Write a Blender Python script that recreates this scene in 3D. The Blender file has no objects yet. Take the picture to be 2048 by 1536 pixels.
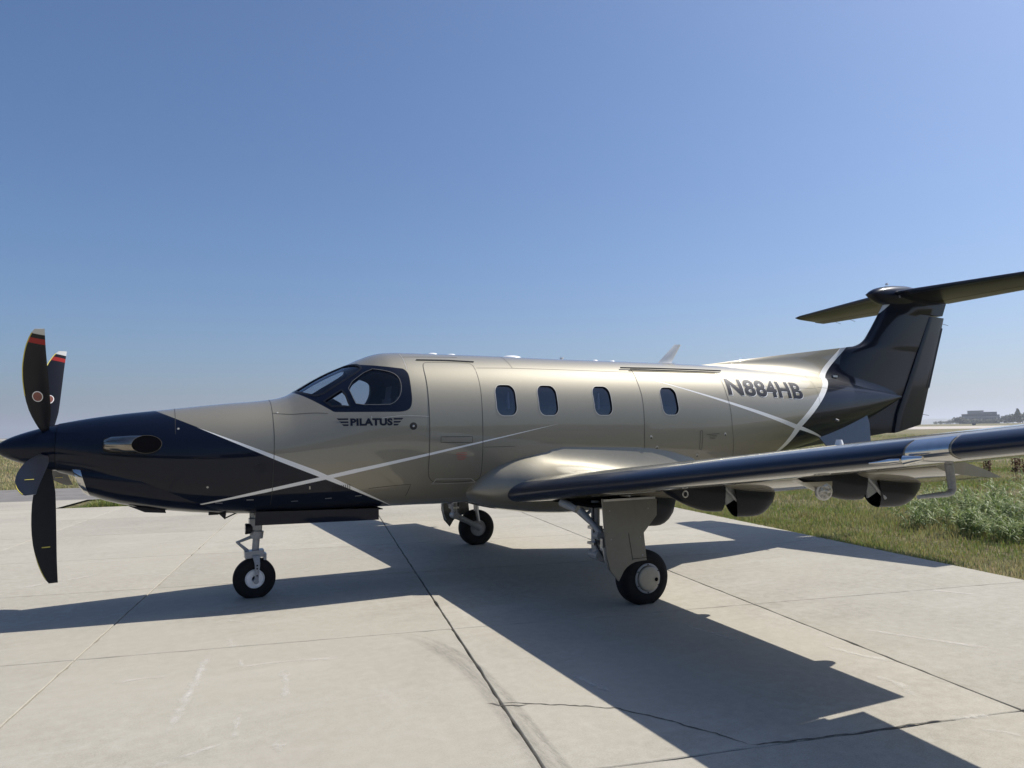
import bpy, bmesh, math, random
import numpy as np
from bisect import bisect_right
from mathutils import Vector, Matrix
random.seed(7); RNG = np.random.default_rng(7)
C = bpy.context.scene.collection
scene = bpy.context.scene

# ------------------------------------------------------------------ camera, sky, sun, exposure
def setup_camera():
    yaw, pitch, roll = CAM_YAW, CAM_PITCH, CAM_ROLL
    f = Vector((math.sin(yaw)*math.cos(pitch), math.cos(yaw)*math.cos(pitch), math.sin(pitch)))
    r = f.cross(Vector((0, 0, 1))).normalized(); u = r.cross(f)
    r2 = r*math.cos(roll)+u*math.sin(roll); u2 = -r*math.sin(roll)+u*math.cos(roll)
    cd = bpy.data.cameras.new('camera'); cam = bpy.data.objects.new('camera', cd); C.objects.link(cam)
    m = Matrix((r2, u2, -f)).transposed().to_4x4(); m.translation = Vector(CAM_POS)
    cam.matrix_world = m
    cd.sensor_width = 36; cd.lens = 1450.4/2048*36; cd.clip_start = .1; cd.clip_end = 20000
    scene.camera = cam
CAM_YAW, CAM_PITCH, CAM_ROLL = .438849, .0655729, -.0145661
CAM_POS = (1.57978, -8.58784, 1.77877)
setup_camera()
SUN_DIR = Vector((.78, -.035, 1.0)).normalized()
world = bpy.data.worlds.new('World'); scene.world = world; world.use_nodes = True
wn = world.node_tree.nodes; wl = world.node_tree.links
sky = wn.new('ShaderNodeTexSky'); sky.sky_type = 'NISHITA'; sky.sun_disc = False
sky.sun_elevation = math.asin(SUN_DIR.z); sky.sun_rotation = math.atan2(SUN_DIR.x, SUN_DIR.y)
sky.altitude = 0; sky.air_density = 1.0; sky.dust_density = 2.0; sky.ozone_density = 10.0
hs = wn.new('ShaderNodeHueSaturation'); hs.inputs['Saturation'].default_value = 1.04; wl.new(sky.outputs[0], hs.inputs['Color']); wl.new(hs.outputs[0], wn['Background'].inputs[0]); wn['Background'].inputs[1].default_value = .092
sd = bpy.data.lights.new('sun', 'SUN'); sd.energy = 5.0; sd.angle = math.radians(.5); sd.color = (1, .95, .86)
so = bpy.data.objects.new('sun', sd); C.objects.link(so)
so.rotation_euler = (-SUN_DIR).to_track_quat('-Z', 'Y').to_euler(); so.location = (20, 0, 40)
scene.view_settings.view_transform = 'Standard'; scene.view_settings.look = 'None'
scene.view_settings.exposure = 0.35; scene.view_settings.gamma = 1.0
scene.view_settings.use_curve_mapping = False

# ------------------------------------------------------------------ helpers
def tag(o, label=None, cat=None, group=None, kind=None):
    for k, v in (('label', label), ('category', cat), ('group', group), ('kind', kind)):
        if v: o[k] = v
    return o
def adopt(o, parent):
    if parent is not None:
        o.parent = parent; o.matrix_parent_inverse = parent.matrix_world.inverted()
def M(name, verts, faces, mat, parent=None, smooth=True, angle=40, mi=None, nfun=None):
    me = bpy.data.meshes.new(name); me.from_pydata([tuple(v) for v in verts], [], faces)
    for m in (mat if isinstance(mat, (list, tuple)) else [mat]): me.materials.append(m)
    if mi is not None: me.polygons.foreach_set('material_index', mi)
    bm = bmesh.new(); bm.from_mesh(me)
    if nfun is None: bmesh.ops.recalc_face_normals(bm, faces=bm.faces)
    bm.to_mesh(me); bm.free()
    if smooth:
        me.polygons.foreach_set('use_smooth', [True]*len(me.polygons)); me.set_sharp_from_angle(angle=math.radians(angle))
    if nfun is not None:
        bad = [q for q in me.polygons if nfun(*q.center).dot(q.normal) < 0]
        for q in bad: q.flip()
        me.update()
        me.normals_split_custom_set_from_vertices([nfun(*v.co) for v in me.vertices])
    o = bpy.data.objects.new(name, me); C.objects.link(o); adopt(o, parent)
    return o
def E(name, loc, label=None, cat=None, group=None):
    o = bpy.data.objects.new(name, None); C.objects.link(o); o.location = loc; o.empty_display_size = .3
    bpy.context.view_layer.update(); o.matrix_world = Matrix.Translation(loc)
    return tag(o, label, cat, group)
class MB:
    """collects simple solids into one mesh"""
    def __init__(s): s.v = []; s.f = []; s.mi = []; s.m = 0
    def add(s, v, f):
        n = len(s.v); s.v += [tuple(p) for p in v]; s.f += [[i+n for i in q] for q in f]; s.mi += [s.m]*len(f); return s
    def box(s, c, d, rot=None):
        R = rot or Matrix.Identity(3); c = Vector(c)
        v = [c+R@Vector((x*d[0]/2, y*d[1]/2, z*d[2]/2)) for x in (-1, 1) for y in (-1, 1) for z in (-1, 1)]
        return s.add(v, [(0, 1, 3, 2), (4, 6, 7, 5), (0, 4, 5, 1), (2, 3, 7, 6), (0, 2, 6, 4), (1, 5, 7, 3)])
    def tube(s, pts, r, n=12, cap=True):
        P = [Vector(p) for p in pts]; R = r if isinstance(r, (list, tuple)) else [r]*len(P); v = []; f = []
        t0 = (P[1]-P[0]).normalized(); a = t0.orthogonal().normalized()
        for i, p in enumerate(P):
            t = ((P[min(i+1, len(P)-1)]-P[max(i-1, 0)])).normalized(); a = (a-t*a.dot(t)).normalized(); b = t.cross(a)
            v += [p+(a*math.cos(2*math.pi*k/n)+b*math.sin(2*math.pi*k/n))*R[i] for k in range(n)]
        for i in range(len(P)-1):
            f += [(i*n+k, i*n+(k+1) % n, (i+1)*n+(k+1) % n, (i+1)*n+k) for k in range(n)]
        if cap: f += [list(range(n))[::-1], [(len(P)-1)*n+k for k in range(n)]]
        return s.add(v, f)
    def lathe(s, c, axis, prof, n=36):
        """prof: (along axis, radius)"""
        ax = Vector(axis).normalized(); a = ax.orthogonal().normalized(); b = ax.cross(a); c = Vector(c); v = []; f = []
        for h, r in prof:
            v += [c+ax*h+(a*math.cos(2*math.pi*k/n)+b*math.sin(2*math.pi*k/n))*r for k in range(n)]
        for i in range(len(prof)-1):
            f += [(i*n+k, i*n+(k+1) % n, (i+1)*n+(k+1) % n, (i+1)*n+k) for k in range(n)]
        if prof[0][1] > 1e-6: f.append(list(range(n))[::-1])
        if prof[-1][1] > 1e-6: f.append([(len(prof)-1)*n+k for k in range(n)])
        return s.add(v, f)
    def prism(s, poly, y0, y1):
        """poly in (x, z), extruded along y"""
        n = len(poly); v = [(x, y0, z) for x, z in poly]+[(x, y1, z) for x, z in poly]
        return s.add(v, [list(range(n)), [n+i for i in range(n)][::-1]]+[(i, (i+1) % n, n+(i+1) % n, n+i) for i in range(n)])
    def loft(s, secs, closed=True, cap=True):
        n = len(secs[0]); v = [p for q in secs for p in q]; f = []
        for i in range(len(secs)-1):
            for k in range(n if closed else n-1):
                f.append((i*n+k, i*n+(k+1) % n, (i+1)*n+(k+1) % n, (i+1)*n+k))
        if cap and closed: f += [list(range(n))[::-1], [(len(secs)-1)*n+k for k in range(n)]]
        return s.add(v, f)
    def build(s, name, mat, parent=None, smooth=True, angle=40):
        return M(name, s.v, s.f, mat, parent, smooth, angle, mi=s.mi if isinstance(mat, (list, tuple)) else None)

# ------------------------------------------------------------------ materials
class NT:
    def __init__(s, name):
        s.m = bpy.data.materials.new(name); s.m.use_nodes = True; s.t = s.m.node_tree; s.n = s.t.nodes; s.b = s.n['Principled BSDF']
        s.out = s.n['Material Output']
    def new(s, typ, **k):
        o = s.n.new(typ)
        for a, b in k.items(): setattr(o, a, b)
        return o
    def link(s, a, b): s.t.links.new(a, b)
    def put(s, sock, v):
        if hasattr(v, 'is_output'): s.link(v, sock)
        else: sock.default_value = v
    def math(s, op, a, b=None, c=None, clamp=False):
        o = s.new('ShaderNodeMath', operation=op, use_clamp=clamp); s.put(o.inputs[0], a)
        if b is not None: s.put(o.inputs[1], b)
        if c is not None: s.put(o.inputs[2], c)
        return o.outputs[0]
    def mix(s, f, a, b):
        o = s.new('ShaderNodeMix', data_type='RGBA'); s.put(o.inputs[0], f); s.put(o.inputs[6], a); s.put(o.inputs[7], b); return o.outputs[2]
    def noise(s, scale, detail=4, rough=.55, vec=None, dim='3D'):
        o = s.new('ShaderNodeTexNoise'); o.inputs['Scale'].default_value = scale; o.inputs['Detail'].default_value = detail
        o.inputs['Roughness'].default_value = rough
        if vec is not None: s.link(vec, o.inputs['Vector'])
        return o.outputs['Fac']
    def ramp(s, fac, stops):
        o = s.new('ShaderNodeValToRGB'); e = o.color_ramp.elements
        while len(e) < len(stops): e.new(.5)
        for i, (p, c) in enumerate(stops): e[i].position = p; e[i].color = c if len(c) == 4 else (*c, 1)
        s.put(o.inputs[0], fac); return o.outputs[0]
    def bump(s, h, strength=.2, dist=.02):
        o = s.new('ShaderNodeBump'); o.inputs['Strength'].default_value = strength; o.inputs['Distance'].default_value = dist
        s.link(h, o.inputs['Height']); s.link(o.outputs[0], s.b.inputs['Normal'])
    def coord(s, which='Object'): return s.new('ShaderNodeTexCoord').outputs[which]
    def mapping(s, vec, scale=(1, 1, 1), rot=(0, 0, 0)):
        o = s.new('ShaderNodeMapping'); s.link(vec, o.inputs[0]); o.inputs['Scale'].default_value = scale; o.inputs['Rotation'].default_value = rot
        return o.outputs[0]
def pset(b, col=None, rough=None, metal=None, coat=None, coatr=None, spec=None):
    for k, v in (('Base Color', (*col, 1) if col else None), ('Roughness', rough), ('Metallic', metal), ('Coat Weight', coat), ('Coat Roughness', coatr), ('Specular IOR Level', spec)):
        if v is not None: b.inputs[k].default_value = v
def simple(name, col, rough=.5, metal=0, coat=0, coatr=.03, var=.12, scale=18, spec=None):
    t = NT(name); pset(t.b, col, rough, metal, coat, coatr, spec)
    if coat: t.b.inputs['Coat IOR'].default_value = 1.42
    n = t.noise(scale, 3, .6, t.coord())
    c = t.ramp(n, [(.3, tuple(x*(1-var) for x in col)), (.7, tuple(min(1, x*(1+var)) for x in col))])
    t.link(c, t.b.inputs['Base Color']); return t.m

GOLD = (.240, .222, .174); NAVY = (.002, .0045, .014); WHITE = (.72, .72, .71)
def paint_material():
    """gold fuselage paint with the navy ends, the white sweeps and the dark cockpit surround, laid out along the airframe (x aft, z up)"""
    t = NT('airframe_paint'); s = t.new('ShaderNodeSeparateXYZ'); t.link(t.coord(), s.inputs[0]); x, z = s.outputs[0], s.outputs[2]
    def lin(p, q):      # signed distance above the line p-q (metres, + = left of p->q)
        dx, dz = q[0]-p[0], q[1]-p[1]; L = math.hypot(dx, dz); a, b = -dz/L, dx/L
        return t.math('ADD', t.math('MULTIPLY_ADD', x, a, -(a*p[0]+b*p[1])), t.math('MULTIPLY', z, b))
    step = lambda v: t.math('GREATER_THAN', v, 0.0)
    AND = lambda *a: a[0] if len(a) == 1 else t.math('MULTIPLY', a[0], AND(*a[1:]))
    OR = lambda a, b: t.math('MAXIMUM', a, b)
    neg = lambda v: t.math('MULTIPLY', v, -1.0)
    # front sweep 1: falls from the top of the nose to the belly; sweep 2: rises aft
    u1 = [lin((1.698, 1.921), (2.64, 1.535)), lin((2.64, 1.535), (3.83, .975))]
    l1 = [lin((1.609, 1.965), (2.609, 1.50)), lin((2.609, 1.50), (3.80, .985))]
    above_l1 = step(t.math('MINIMUM', l1[0], l1[1])); below_u1 = step(neg(t.math('MINIMUM', u1[0], u1[1])))
    st1 = AND(above_l1, step(neg(lin((1.66, 1.937), (2.608, 1.549)))), step(neg(lin((2.3, 1.676), (3.23, 1.305)))), step(neg(lin((2.9, 1.436), (3.82, .985)))))
    st1 = AND(st1, step(t.math('SUBTRACT', x, 1.80)))
    st2 = AND(step(lin((1.777, 1.05), (2.524, 1.186))) , step(neg(lin((1.777, 1.06), (2.521, 1.223)))), step(neg(t.math('SUBTRACT', x, 2.5))))
    st2b = AND(step(lin((2.4, 1.163), (3.6, 1.400))), step(neg(lin((2.4, 1.196), (3.6, 1.447)))), step(t.math('SUBTRACT', x, 2.5)), step(neg(t.math('SUBTRACT', x, 3.4))))
    st2c = AND(step(lin((3.3, 1.341), (5.75, 1.847))), step(neg(lin((3.3, 1.384), (5.75, 1.849)))), step(t.math('SUBTRACT', x, 3.4)))
    # tail sweeps
    right_l = AND(step(neg(lin((9.694, 1.434), (9.935, 1.832)))), step(neg(lin((9.935, 1.832), (11.69, 3.1)))))
    right_r = AND(step(neg(lin((9.804, 1.430), (10.06, 1.798)))), step(neg(lin((10.06, 1.798), (11.755, 3.06)))))
    stA = AND(right_l, t.math('SUBTRACT', 1.0, right_r))
    stB = AND(step(neg(lin((7.494, 2.412), (9.9, 1.829)))), step(lin((7.494, 2.406), (9.918, 1.757))), step(neg(t.math('SUBTRACT', x, 9.9))))
    stB2 = AND(step(neg(lin((9.8, 1.853), (10.95, 1.590)))), step(lin((9.8, 1.785), (10.95, 1.584))), step(t.math('SUBTRACT', x, 9.9)))
    white = OR(OR(OR(st1, st2), OR(st2b, st2c)), OR(stA, OR(stB, stB2)))
    navy = OR(step(neg(lin((1.609, 1.965), (3.80, .985)))), right_r)
    smin = lambda a, b, k: t.math('SMOOTH_MIN', a, b, k)
    m = smin(lin((2.80, 2.252), (3.164, 2.016)), lin((3.164, 2.016), (3.85, 2.015)), .02)
    m = smin(m, smin(t.math('SUBTRACT', 4.008, x), t.math('MINIMUM', lin((3.96, 2.514), (3.40, 2.582)), lin((4.05, 2.455), (3.95, 2.52))), .08), .22)
    navy = OR(navy, step(m))
    fl = t.noise(900, 1, .5, t.coord())
    gold = t.ramp(fl, [(.35, tuple(v*.93 for v in GOLD)), (.65, tuple(v*1.07 for v in GOLD))])
    col = t.mix(white, t.mix(navy, gold, (*NAVY, 1)), (*WHITE, 1))
    t.link(col, t.b.inputs['Base Color'])
    t.link(t.math('MULTIPLY', t.math('SUBTRACT', 1.0, OR(white, navy)), .58), t.b.inputs['Metallic'])
    t.link(t.math('MULTIPLY_ADD', OR(white, navy), -.16, .56), t.b.inputs['Roughness'])
    t.link(t.math('MULTIPLY_ADD', navy, -.5, 1.0), t.b.inputs['Coat Weight']); t.b.inputs['Coat Roughness'].default_value = .025; t.b.inputs['Coat IOR'].default_value = 1.5
    t.link(t.math('MULTIPLY_ADD', navy, -.45, .5), t.b.inputs['Specular IOR Level'])
    # very faint orange peel / skin waviness in the clear coat
    b = t.new('ShaderNodeBump'); b.inputs['Strength'].default_value = .12; b.inputs['Distance'].default_value = .01
    t.link(t.noise(2.2, 2, .5, t.coord()), b.inputs['Height']); t.link(b.outputs[0], t.b.inputs['Coat Normal'])
    return t.m
MAT = {}
MAT['paint'] = paint_material()
MAT['gold'] = simple('gold_paint', GOLD, .56, .58, 1, .04, .04)
MAT['bronze'] = simple('dark_bronze_paint', (.012, .012, .014), .35, .1, .32, .06, .05, spec=.1)
MAT['hub'] = simple('beige_hub_paint', (.27, .255, .215), .4, .2, .4, .1, .05)
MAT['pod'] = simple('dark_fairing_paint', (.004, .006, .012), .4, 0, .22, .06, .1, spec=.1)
MAT['matte_gold'] = simple('beige_gear_paint', (.135, .131, .112), .42, .2, .4, .1, .05)
MAT['navy'] = simple('navy_paint', NAVY, .3, 0, .55, .03, .1, spec=.05)
MAT['boot'] = simple('deice_rubber', (.005, .011, .030), .33, 0, .35, .15, .15, spec=.3)
MAT['black'] = simple('black_composite', (.006, .007, .011), .5, 0, .15, .2, .2, spec=.2)
MAT['tyre'] = simple('tyre_rubber', (.009, .009, .010), .8, 0, 0, 0, .25, 30, spec=.2)
MAT['void'] = simple('dark_opening', (.003, .003, .004), .9, spec=0.0)
MAT['interior'] = simple('cabin_lining', (.03, .033, .04), .8)
MAT['leather'] = simple('seat_leather', (.05, .055, .065), .6)
MAT['chrome'] = simple('polished_metal', (.78, .76, .72), .08, 1, 0, 0, .04)
MAT['dull_chrome'] = simple('worn_chrome', (.55, .54, .52), .12, 1, 0, 0, .06)
MAT['heat_metal'] = simple('heat_tinted_steel', (.24, .215, .185), .14, 1, 0, 0, .2, 9)  # exhaust chrome, base colour darkened and browned for the surroundings it mirrors
MAT['steel'] = simple('bare_metal', (.45, .45, .45), .35, .9, 0, 0, .12)
MAT['gear'] = simple('light_grey_gear_enamel', (.25, .26, .27), .4, 0, .3, .1, .15, 40)
MAT['seal'] = simple('grey_window_seal', (.16, .16, .155), .4, .3)
MAT['white'] = simple('white_paint', (.78, .78, .77), .35, 0, .6, .05, .04)
MAT['yellow'] = simple('yellow_paint', (.55, .47, .08), .5)
MAT['red'] = simple('red_paint', (.45, .03, .02), .45)
MAT['seam'] = simple('panel_gap', (.02, .02, .018), .8)
MAT['silver'] = simple('pale_sealant_edge', (.40, .385, .345), .4, .4)
MAT['ink'] = simple('navy_vinyl', (.006, .009, .02), .5, 0, 0, .05, spec=.2)
MAT['grey_panel'] = simple('grey_blue_paint', (.045, .055, .07), .3, 0, .8, .05)  # grey-blue stands for sky mirrored in the strakes, put into the base colour
def glass(name, tint, ior=1.5):
    t = NT(name); t.n.remove(t.b)
    tr = t.new('ShaderNodeBsdfTransparent'); tr.inputs[0].default_value = (*tint, 1)
    gl = t.new('ShaderNodeBsdfGlossy'); gl.inputs['Roughness'].default_value = .01; gl.inputs[0].default_value = (.95, .97, 1, 1)
    fr = t.new('ShaderNodeFresnel'); gm = t.new('ShaderNodeNewGeometry'); t.link(t.math('ADD', t.math('MULTIPLY', gm.outputs['Backfacing'], 1/ior-ior), ior), fr.inputs[0])
    mx = t.new('ShaderNodeMixShader'); t.link(fr.outputs[0], mx.inputs[0]); t.link(tr.outputs[0], mx.inputs[1]); t.link(gl.outputs[0], mx.inputs[2])
    t.link(mx.outputs[0], t.out.inputs[0]); return t.m
MAT['glass'] = glass('cockpit_glass', (.62, .67, .74)); MAT['tint'] = glass('tinted_cabin_glass', (.26, .30, .37), 1.95)
# ------------------------------------------------------------------ fuselage form (x aft, y starboard, z up; port side is -y)
def tab(*p):
    xs = [float(a) for a, b in p]; ys = [float(b) for a, b in p]; N = len(xs)
    h = [xs[i+1]-xs[i] for i in range(N-1)]; d = [(ys[i+1]-ys[i])/h[i] for i in range(N-1)]; m = [0.0]*N
    for i in range(1, N-1):
        if d[i-1]*d[i] > 0:
            w1 = 2*h[i]+h[i-1]; w2 = h[i]+2*h[i-1]; m[i] = (w1+w2)/(w1/d[i-1]+w2/d[i])
    m[0] = d[0]; m[-1] = d[-1]
    def f(x):
        x = min(max(x, xs[0]), xs[-1]); i = min(max(bisect_right(xs, x)-1, 0), N-2); t = (x-xs[i])/h[i]; q = 1-t
        return (1+2*t)*q*q*ys[i]+t*q*q*h[i]*m[i]+t*t*(3-2*t)*ys[i+1]-t*t*q*h[i]*m[i+1]
    return f
F_ZT=tab((.55,1.925),(.81,1.976),(1.12,2.022),(1.4,2.053),(1.61,2.077),(2.04,2.125),(2.59,2.180),(2.73,2.216),(2.82,2.263),(3.03,2.393),(3.19,2.481),(3.42,2.588),(3.58,2.662),(3.71,2.712),(3.845,2.741),(4.05,2.753),(5,2.752),(6.2,2.740),(8,2.733),(8.7,2.724),(10.04,2.68),(11.19,2.60),(12,2.50),(12.7,2.39),(13.08,2.31))
F_ZB=tab((.55,1.44),(.8,1.35),(1.2,1.155),(1.5,1.05),(1.8,.982),(2.05,.948),(2.4,.922),(3.0,.92),(3.8,.919),(4.2,.917),(4.6,.91),(7.5,.91),(8.3,.99),(9.2,1.17),(10.15,1.394),(11.02,1.573),(12.19,1.90),(12.7,2.10),(13.0,2.23),(13.08,2.27))
F_W=tab((.55,.245),(.8,.325),(1.2,.435),(1.6,.52),(2.0,.585),(2.6,.665),(3.0,.725),(3.4,.778),(3.8,.815),(4.2,.83),(8.0,.83),(9,.79),(10,.675),(11,.50),(12, .285), (12.7, .14), (13.08, .06))
F_ZC=tab((.55,1.68),(1.2,1.58),(2,1.54),(3,1.62),(4,1.78),(8,1.80),(10,1.97),(12,2.16),(13.08,2.29))
F_N=tab((.55,2.0),(1.5,2.12),(3,2.3),(4,2.35),(8,2.3),(10,2.1),(13.08,2.0))
def sec(x): return F_W(x),F_ZT(x),F_ZB(x),F_ZC(x),F_N(x)
def fpt(x,th,off=0.0):
    """point of the fuselage skin at station x and angle th (0 top, pi/2 port side, pi belly)"""
    w,zt,zb,zc,n=sec(x); s=math.sin(th); c=math.cos(th); e=2.0/n
    y=-w*math.copysign(abs(s)**e,s); h=(zt-zc) if c>=0 else (zc-zb)
    z=zc+h*math.copysign(abs(c)**e,c)
    if off:
        a=fpt(x,th+.004); b=fpt(x,th-.004); p=fpt(x+.004,th); q=fpt(x-.004,th)
        du=[a[i]-b[i] for i in range(3)]; dv=[p[i]-q[i] for i in range(3)]
        nx=du[1]*dv[2]-du[2]*dv[1]; ny=du[2]*dv[0]-du[0]*dv[2]; nz=du[0]*dv[1]-du[1]*dv[0]
        l=math.sqrt(nx*nx+ny*ny+nz*nz) or 1
        if ny*y+nz*(z-zc)<0: l=-l
        return (x+nx/l*off,y+ny/l*off,z+nz/l*off)
    return (x,y,z)
def finv(x,y,z):
    w,zt,zb,zc,n=sec(x); h=(zt-zc) if z>=zc else (zc-zb)
    a=abs(y/w)**(n/2); b=abs((z-zc)/h)**(n/2)*(1 if z>=zc else -1)
    th=math.atan2(a,b)
    return th if y<=0 else -th
def fval(x,y,z):
    w,zt,zb,zc,n=sec(x); h=(zt-zc) if z>=zc else (zc-zb)
    return abs(y/w)**n+abs((z-zc)/h)**n-1
def fnormal(x, th):
    a = Vector(fpt(x, th)); b = Vector(fpt(x, th, .01)); return (b-a).normalized()
def fnorm_at(x, y, z):
    x = min(max(x, .56), 13.07); return fnormal(x, finv(x, y, z))
def side_th(x, z):
    w, zt, zb, zc, n = sec(x); h = (zt-zc) if z >= zc else (zc-zb); t = max(-1, min(1, (z-zc)/h))
    a = (1-abs(t)**n)**.5; b = abs(t)**(n/2)*(1 if t >= 0 else -1)
    return math.atan2(a, b)
def fside(x, z, off=0, s=-1):
    p = fpt(x, side_th(x, z), off); return (p[0], p[1] if s < 0 else -p[1], p[2])
def wpt(p, s): return (p[0], -p[1] if s > 0 else p[1], p[2])       # mirror to the starboard side
def densify(L, step=.05, closed=False):
    out = []; n = len(L)
    for i in range(n if closed else n-1):
        a, b = L[i], L[(i+1) % n]; k = max(1, int(math.hypot(b[0]-a[0], (b[1]-a[1])*.9)/step))
        out += [(a[0]+(b[0]-a[0])*j/k, a[1]+(b[1]-a[1])*j/k) for j in range(k)]
    if not closed: out.append(L[-1])
    return out
def smooth_loop(L, it=2):
    for _ in range(it):
        q = []
        for i in range(len(L)):
            a, b = L[i], L[(i+1) % len(L)]; q += [(a[0]*.75+b[0]*.25, a[1]*.75+b[1]*.25), (a[0]*.25+b[0]*.75, a[1]*.25+b[1]*.75)]
        L = q
    return L
def ribbon(name, L, w, mat, parent, off=.0015, closed=False, s=-1, step=.05):
    """strip of width w running over the fuselage skin along (x, th) points"""
    P = densify(L, step, closed); n = len(P); v = []; f = []
    for i, (x, th) in enumerate(P):
        p = P[(i-1) % n] if (closed or i > 0) else P[0]; q = P[(i+1) % n] if (closed or i < n-1) else P[-1]
        T = Vector(fpt(*q))-Vector(fpt(*p)); N = fnormal(x, th); B = N.cross(T.normalized()); c = Vector(fpt(x, th, off))
        v += [wpt(c+B*w/2, s), wpt(c-B*w/2, s)]
    for i in range(n if closed else n-1):
        a, b = 2*i, 2*((i+1) % n); f.append((a, a+1, b+1, b))
    return M(name, v, f, mat, parent, True)
def flat_grid(polys, step):
    """2-D polygons -> triangulated flat mesh cut into cells; returns verts2d, faces"""
    bm = bmesh.new()
    for P in polys: bm.faces.new([bm.verts.new((a, b, 0)) for a, b in P])
    bmesh.ops.triangulate(bm, faces=bm.faces)
    cut_grid(bm, step)
    V = [(v.co.x, v.co.y) for v in bm.verts]; bm.verts.index_update(); F = [[v.index for v in f.verts] for f in bm.faces]; bm.free(); return V, F
def cut_grid(bm, step):
    xs = [v.co.x for v in bm.verts]; ys = [v.co.y for v in bm.verts]
    for lo, hi, ax in ((min(xs), max(xs), (1, 0, 0)), (min(ys), max(ys), (0, 1, 0))):
        st = step[0] if ax[0] else step[1]; k = int((hi-lo)/st)
        for i in range(1, k+1):
            c = lo+i*st
            bmesh.ops.bisect_plane(bm, geom=bm.verts[:]+bm.edges[:]+bm.faces[:], plane_co=(c*ax[0], c*ax[1], 0), plane_no=ax)
    bmesh.ops.remove_doubles(bm, verts=bm.verts, dist=1e-5)
def patch(name, loop, off, mat, parent, s=-1, step=(.05, .05), skirt=0):
    """piece of skin bounded by an (x, th) loop, standing off the fuselage by off"""
    V, F = flat_grid([loop], step); v = [wpt(fpt(x, th, off), s) for x, th in V]
    return M(name, v, F, mat, parent, True, nfun=fnorm_at)

AIR = E('turboprop_airplane', (6.0, 0, 0), 'gold and navy single propeller airplane with T tail parked on the concrete apron', 'airplane')

# openings, as (x, th) loops on the port skin
WINDSHIELD = [(2.835, .10), (3.02, .075), (3.175, .072), (3.365, .075), (3.475, .30), (3.515, .47), (3.508, .575), (3.262, .69), (3.024, .793), (2.911, .573), (2.85, .33)]
DVPANE = [(3.069, .922), (3.188, .868), (3.262, .838), (3.294, .937), (3.326, 1.15), (3.145, 1.061)]
SIDEPANE = smooth_loop([(3.59, .631), (3.715, .742), (3.827, .83), (3.887, .917), (3.904, 1.046), (3.885, 1.163), (3.828, 1.25), (3.734, 1.279), (3.402, 1.166), (3.372, 1.056), (3.324, .793)], 1)
def window_loop(xc, w=.262, zt=2.337, zb=1.968, r=.085):
    P = []
    for cx, cz, a0 in ((1, 1, 0), (-1, 1, 90), (-1, -1, 180), (1, -1, 270)):
        for k in range(6):
            a = math.radians(a0+k*18); X = xc+cx*(w/2-r)+r*math.cos(a); Z = (zt+zb)/2+cz*((zt-zb)/2-r*1.15)+r*1.15*math.sin(a)
            P.append((X, side_th(X, Z)))
    return P
WINX = [5.160, 5.720, 6.500, 7.540]
def cutter(loop, s, inn=-.16, out=.06):
    v = [wpt(fpt(x, th, inn), s) for x, th in loop]+[wpt(fpt(x, th, out), s) for x, th in loop]; n = len(loop)
    f = [list(range(n)), [n+i for i in range(n)][::-1]]+[(i, (i+1) % n, n+(i+1) % n, n+i) for i in range(n)]
    o = M('cut', v, f, MAT['ink'], None, False); return o
def build_fuselage():
    xs = list(np.linspace(.55, 2.6, 26))+list(np.linspace(2.65, 4.2, 42))+list(np.linspace(4.3, 9.9, 44))+list(np.linspace(10, 13.08, 36)); K = 96
    v = []; f = []
    for x in xs: v += [fpt(x, 2*math.pi*k/K) for k in range(K)]
    for i in range(len(xs)-1): f += [(i*K+k, i*K+(k+1) % K, (i+1)*K+(k+1) % K, (i+1)*K+k) for k in range(K)]
    f += [list(range(K))[::-1], [(len(xs)-1)*K+k for k in range(K)]]
    body = M('fuselage', v, f, [MAT['paint'], MAT['interior']], AIR, False)
    xi = np.linspace(2.75, 8.2, 60); v = []; f = []
    for x in xi: v += [fpt(x, 2*math.pi*k/48, -.05) for k in range(48)]
    for i in range(len(xi)-1): f += [(i*48+k, i*48+(k+1) % 48, (i+1)*48+(k+1) % 48, (i+1)*48+k) for k in range(48)]
    f += [list(range(48))[::-1], [(len(xi)-1)*48+k for k in range(48)]]
    inner = M('cut', v, f, MAT['interior'], None, False)
    cuts = [inner]+[cutter(L, s) for s in (-1, 1) for L in (WINDSHIELD, DVPANE, SIDEPANE)]+[cutter(window_loop(x), -1) for x in WINX]
    for c in cuts:
        m = body.modifiers.new('b', 'BOOLEAN'); m.operation = 'DIFFERENCE'; m.solver = 'EXACT'; m.object = c; m.material_mode = 'TRANSFER'
    dg = bpy.context.evaluated_depsgraph_get(); me = bpy.data.meshes.new_from_object(body.evaluated_get(dg))
    body.modifiers.clear(); body.data = me; me.name = 'fuselage'
    for c in cuts: bpy.data.objects.remove(c)
    me.polygons.foreach_set('use_smooth', [True]*len(me.polygons))
    vn = {}
    normals = [None]*len(me.loops)
    for p in me.polygons:
        for li in p.loop_indices:
            vi = me.loops[li].vertex_index; co = me.vertices[vi].co
            if vi not in vn:
                vn[vi] = fnorm_at(*co) if (abs(fval(*co)) < .02 and .56 < co.x < 13.07) else None
            n = vn[vi]; normals[li] = n if (n is not None and n.dot(p.normal) > .8) else p.normal.copy()
    me.normals_split_custom_set(normals)
    return body
FUS = build_fuselage()
def curve2(L): return [(x, t) for x, t in L]
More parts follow.
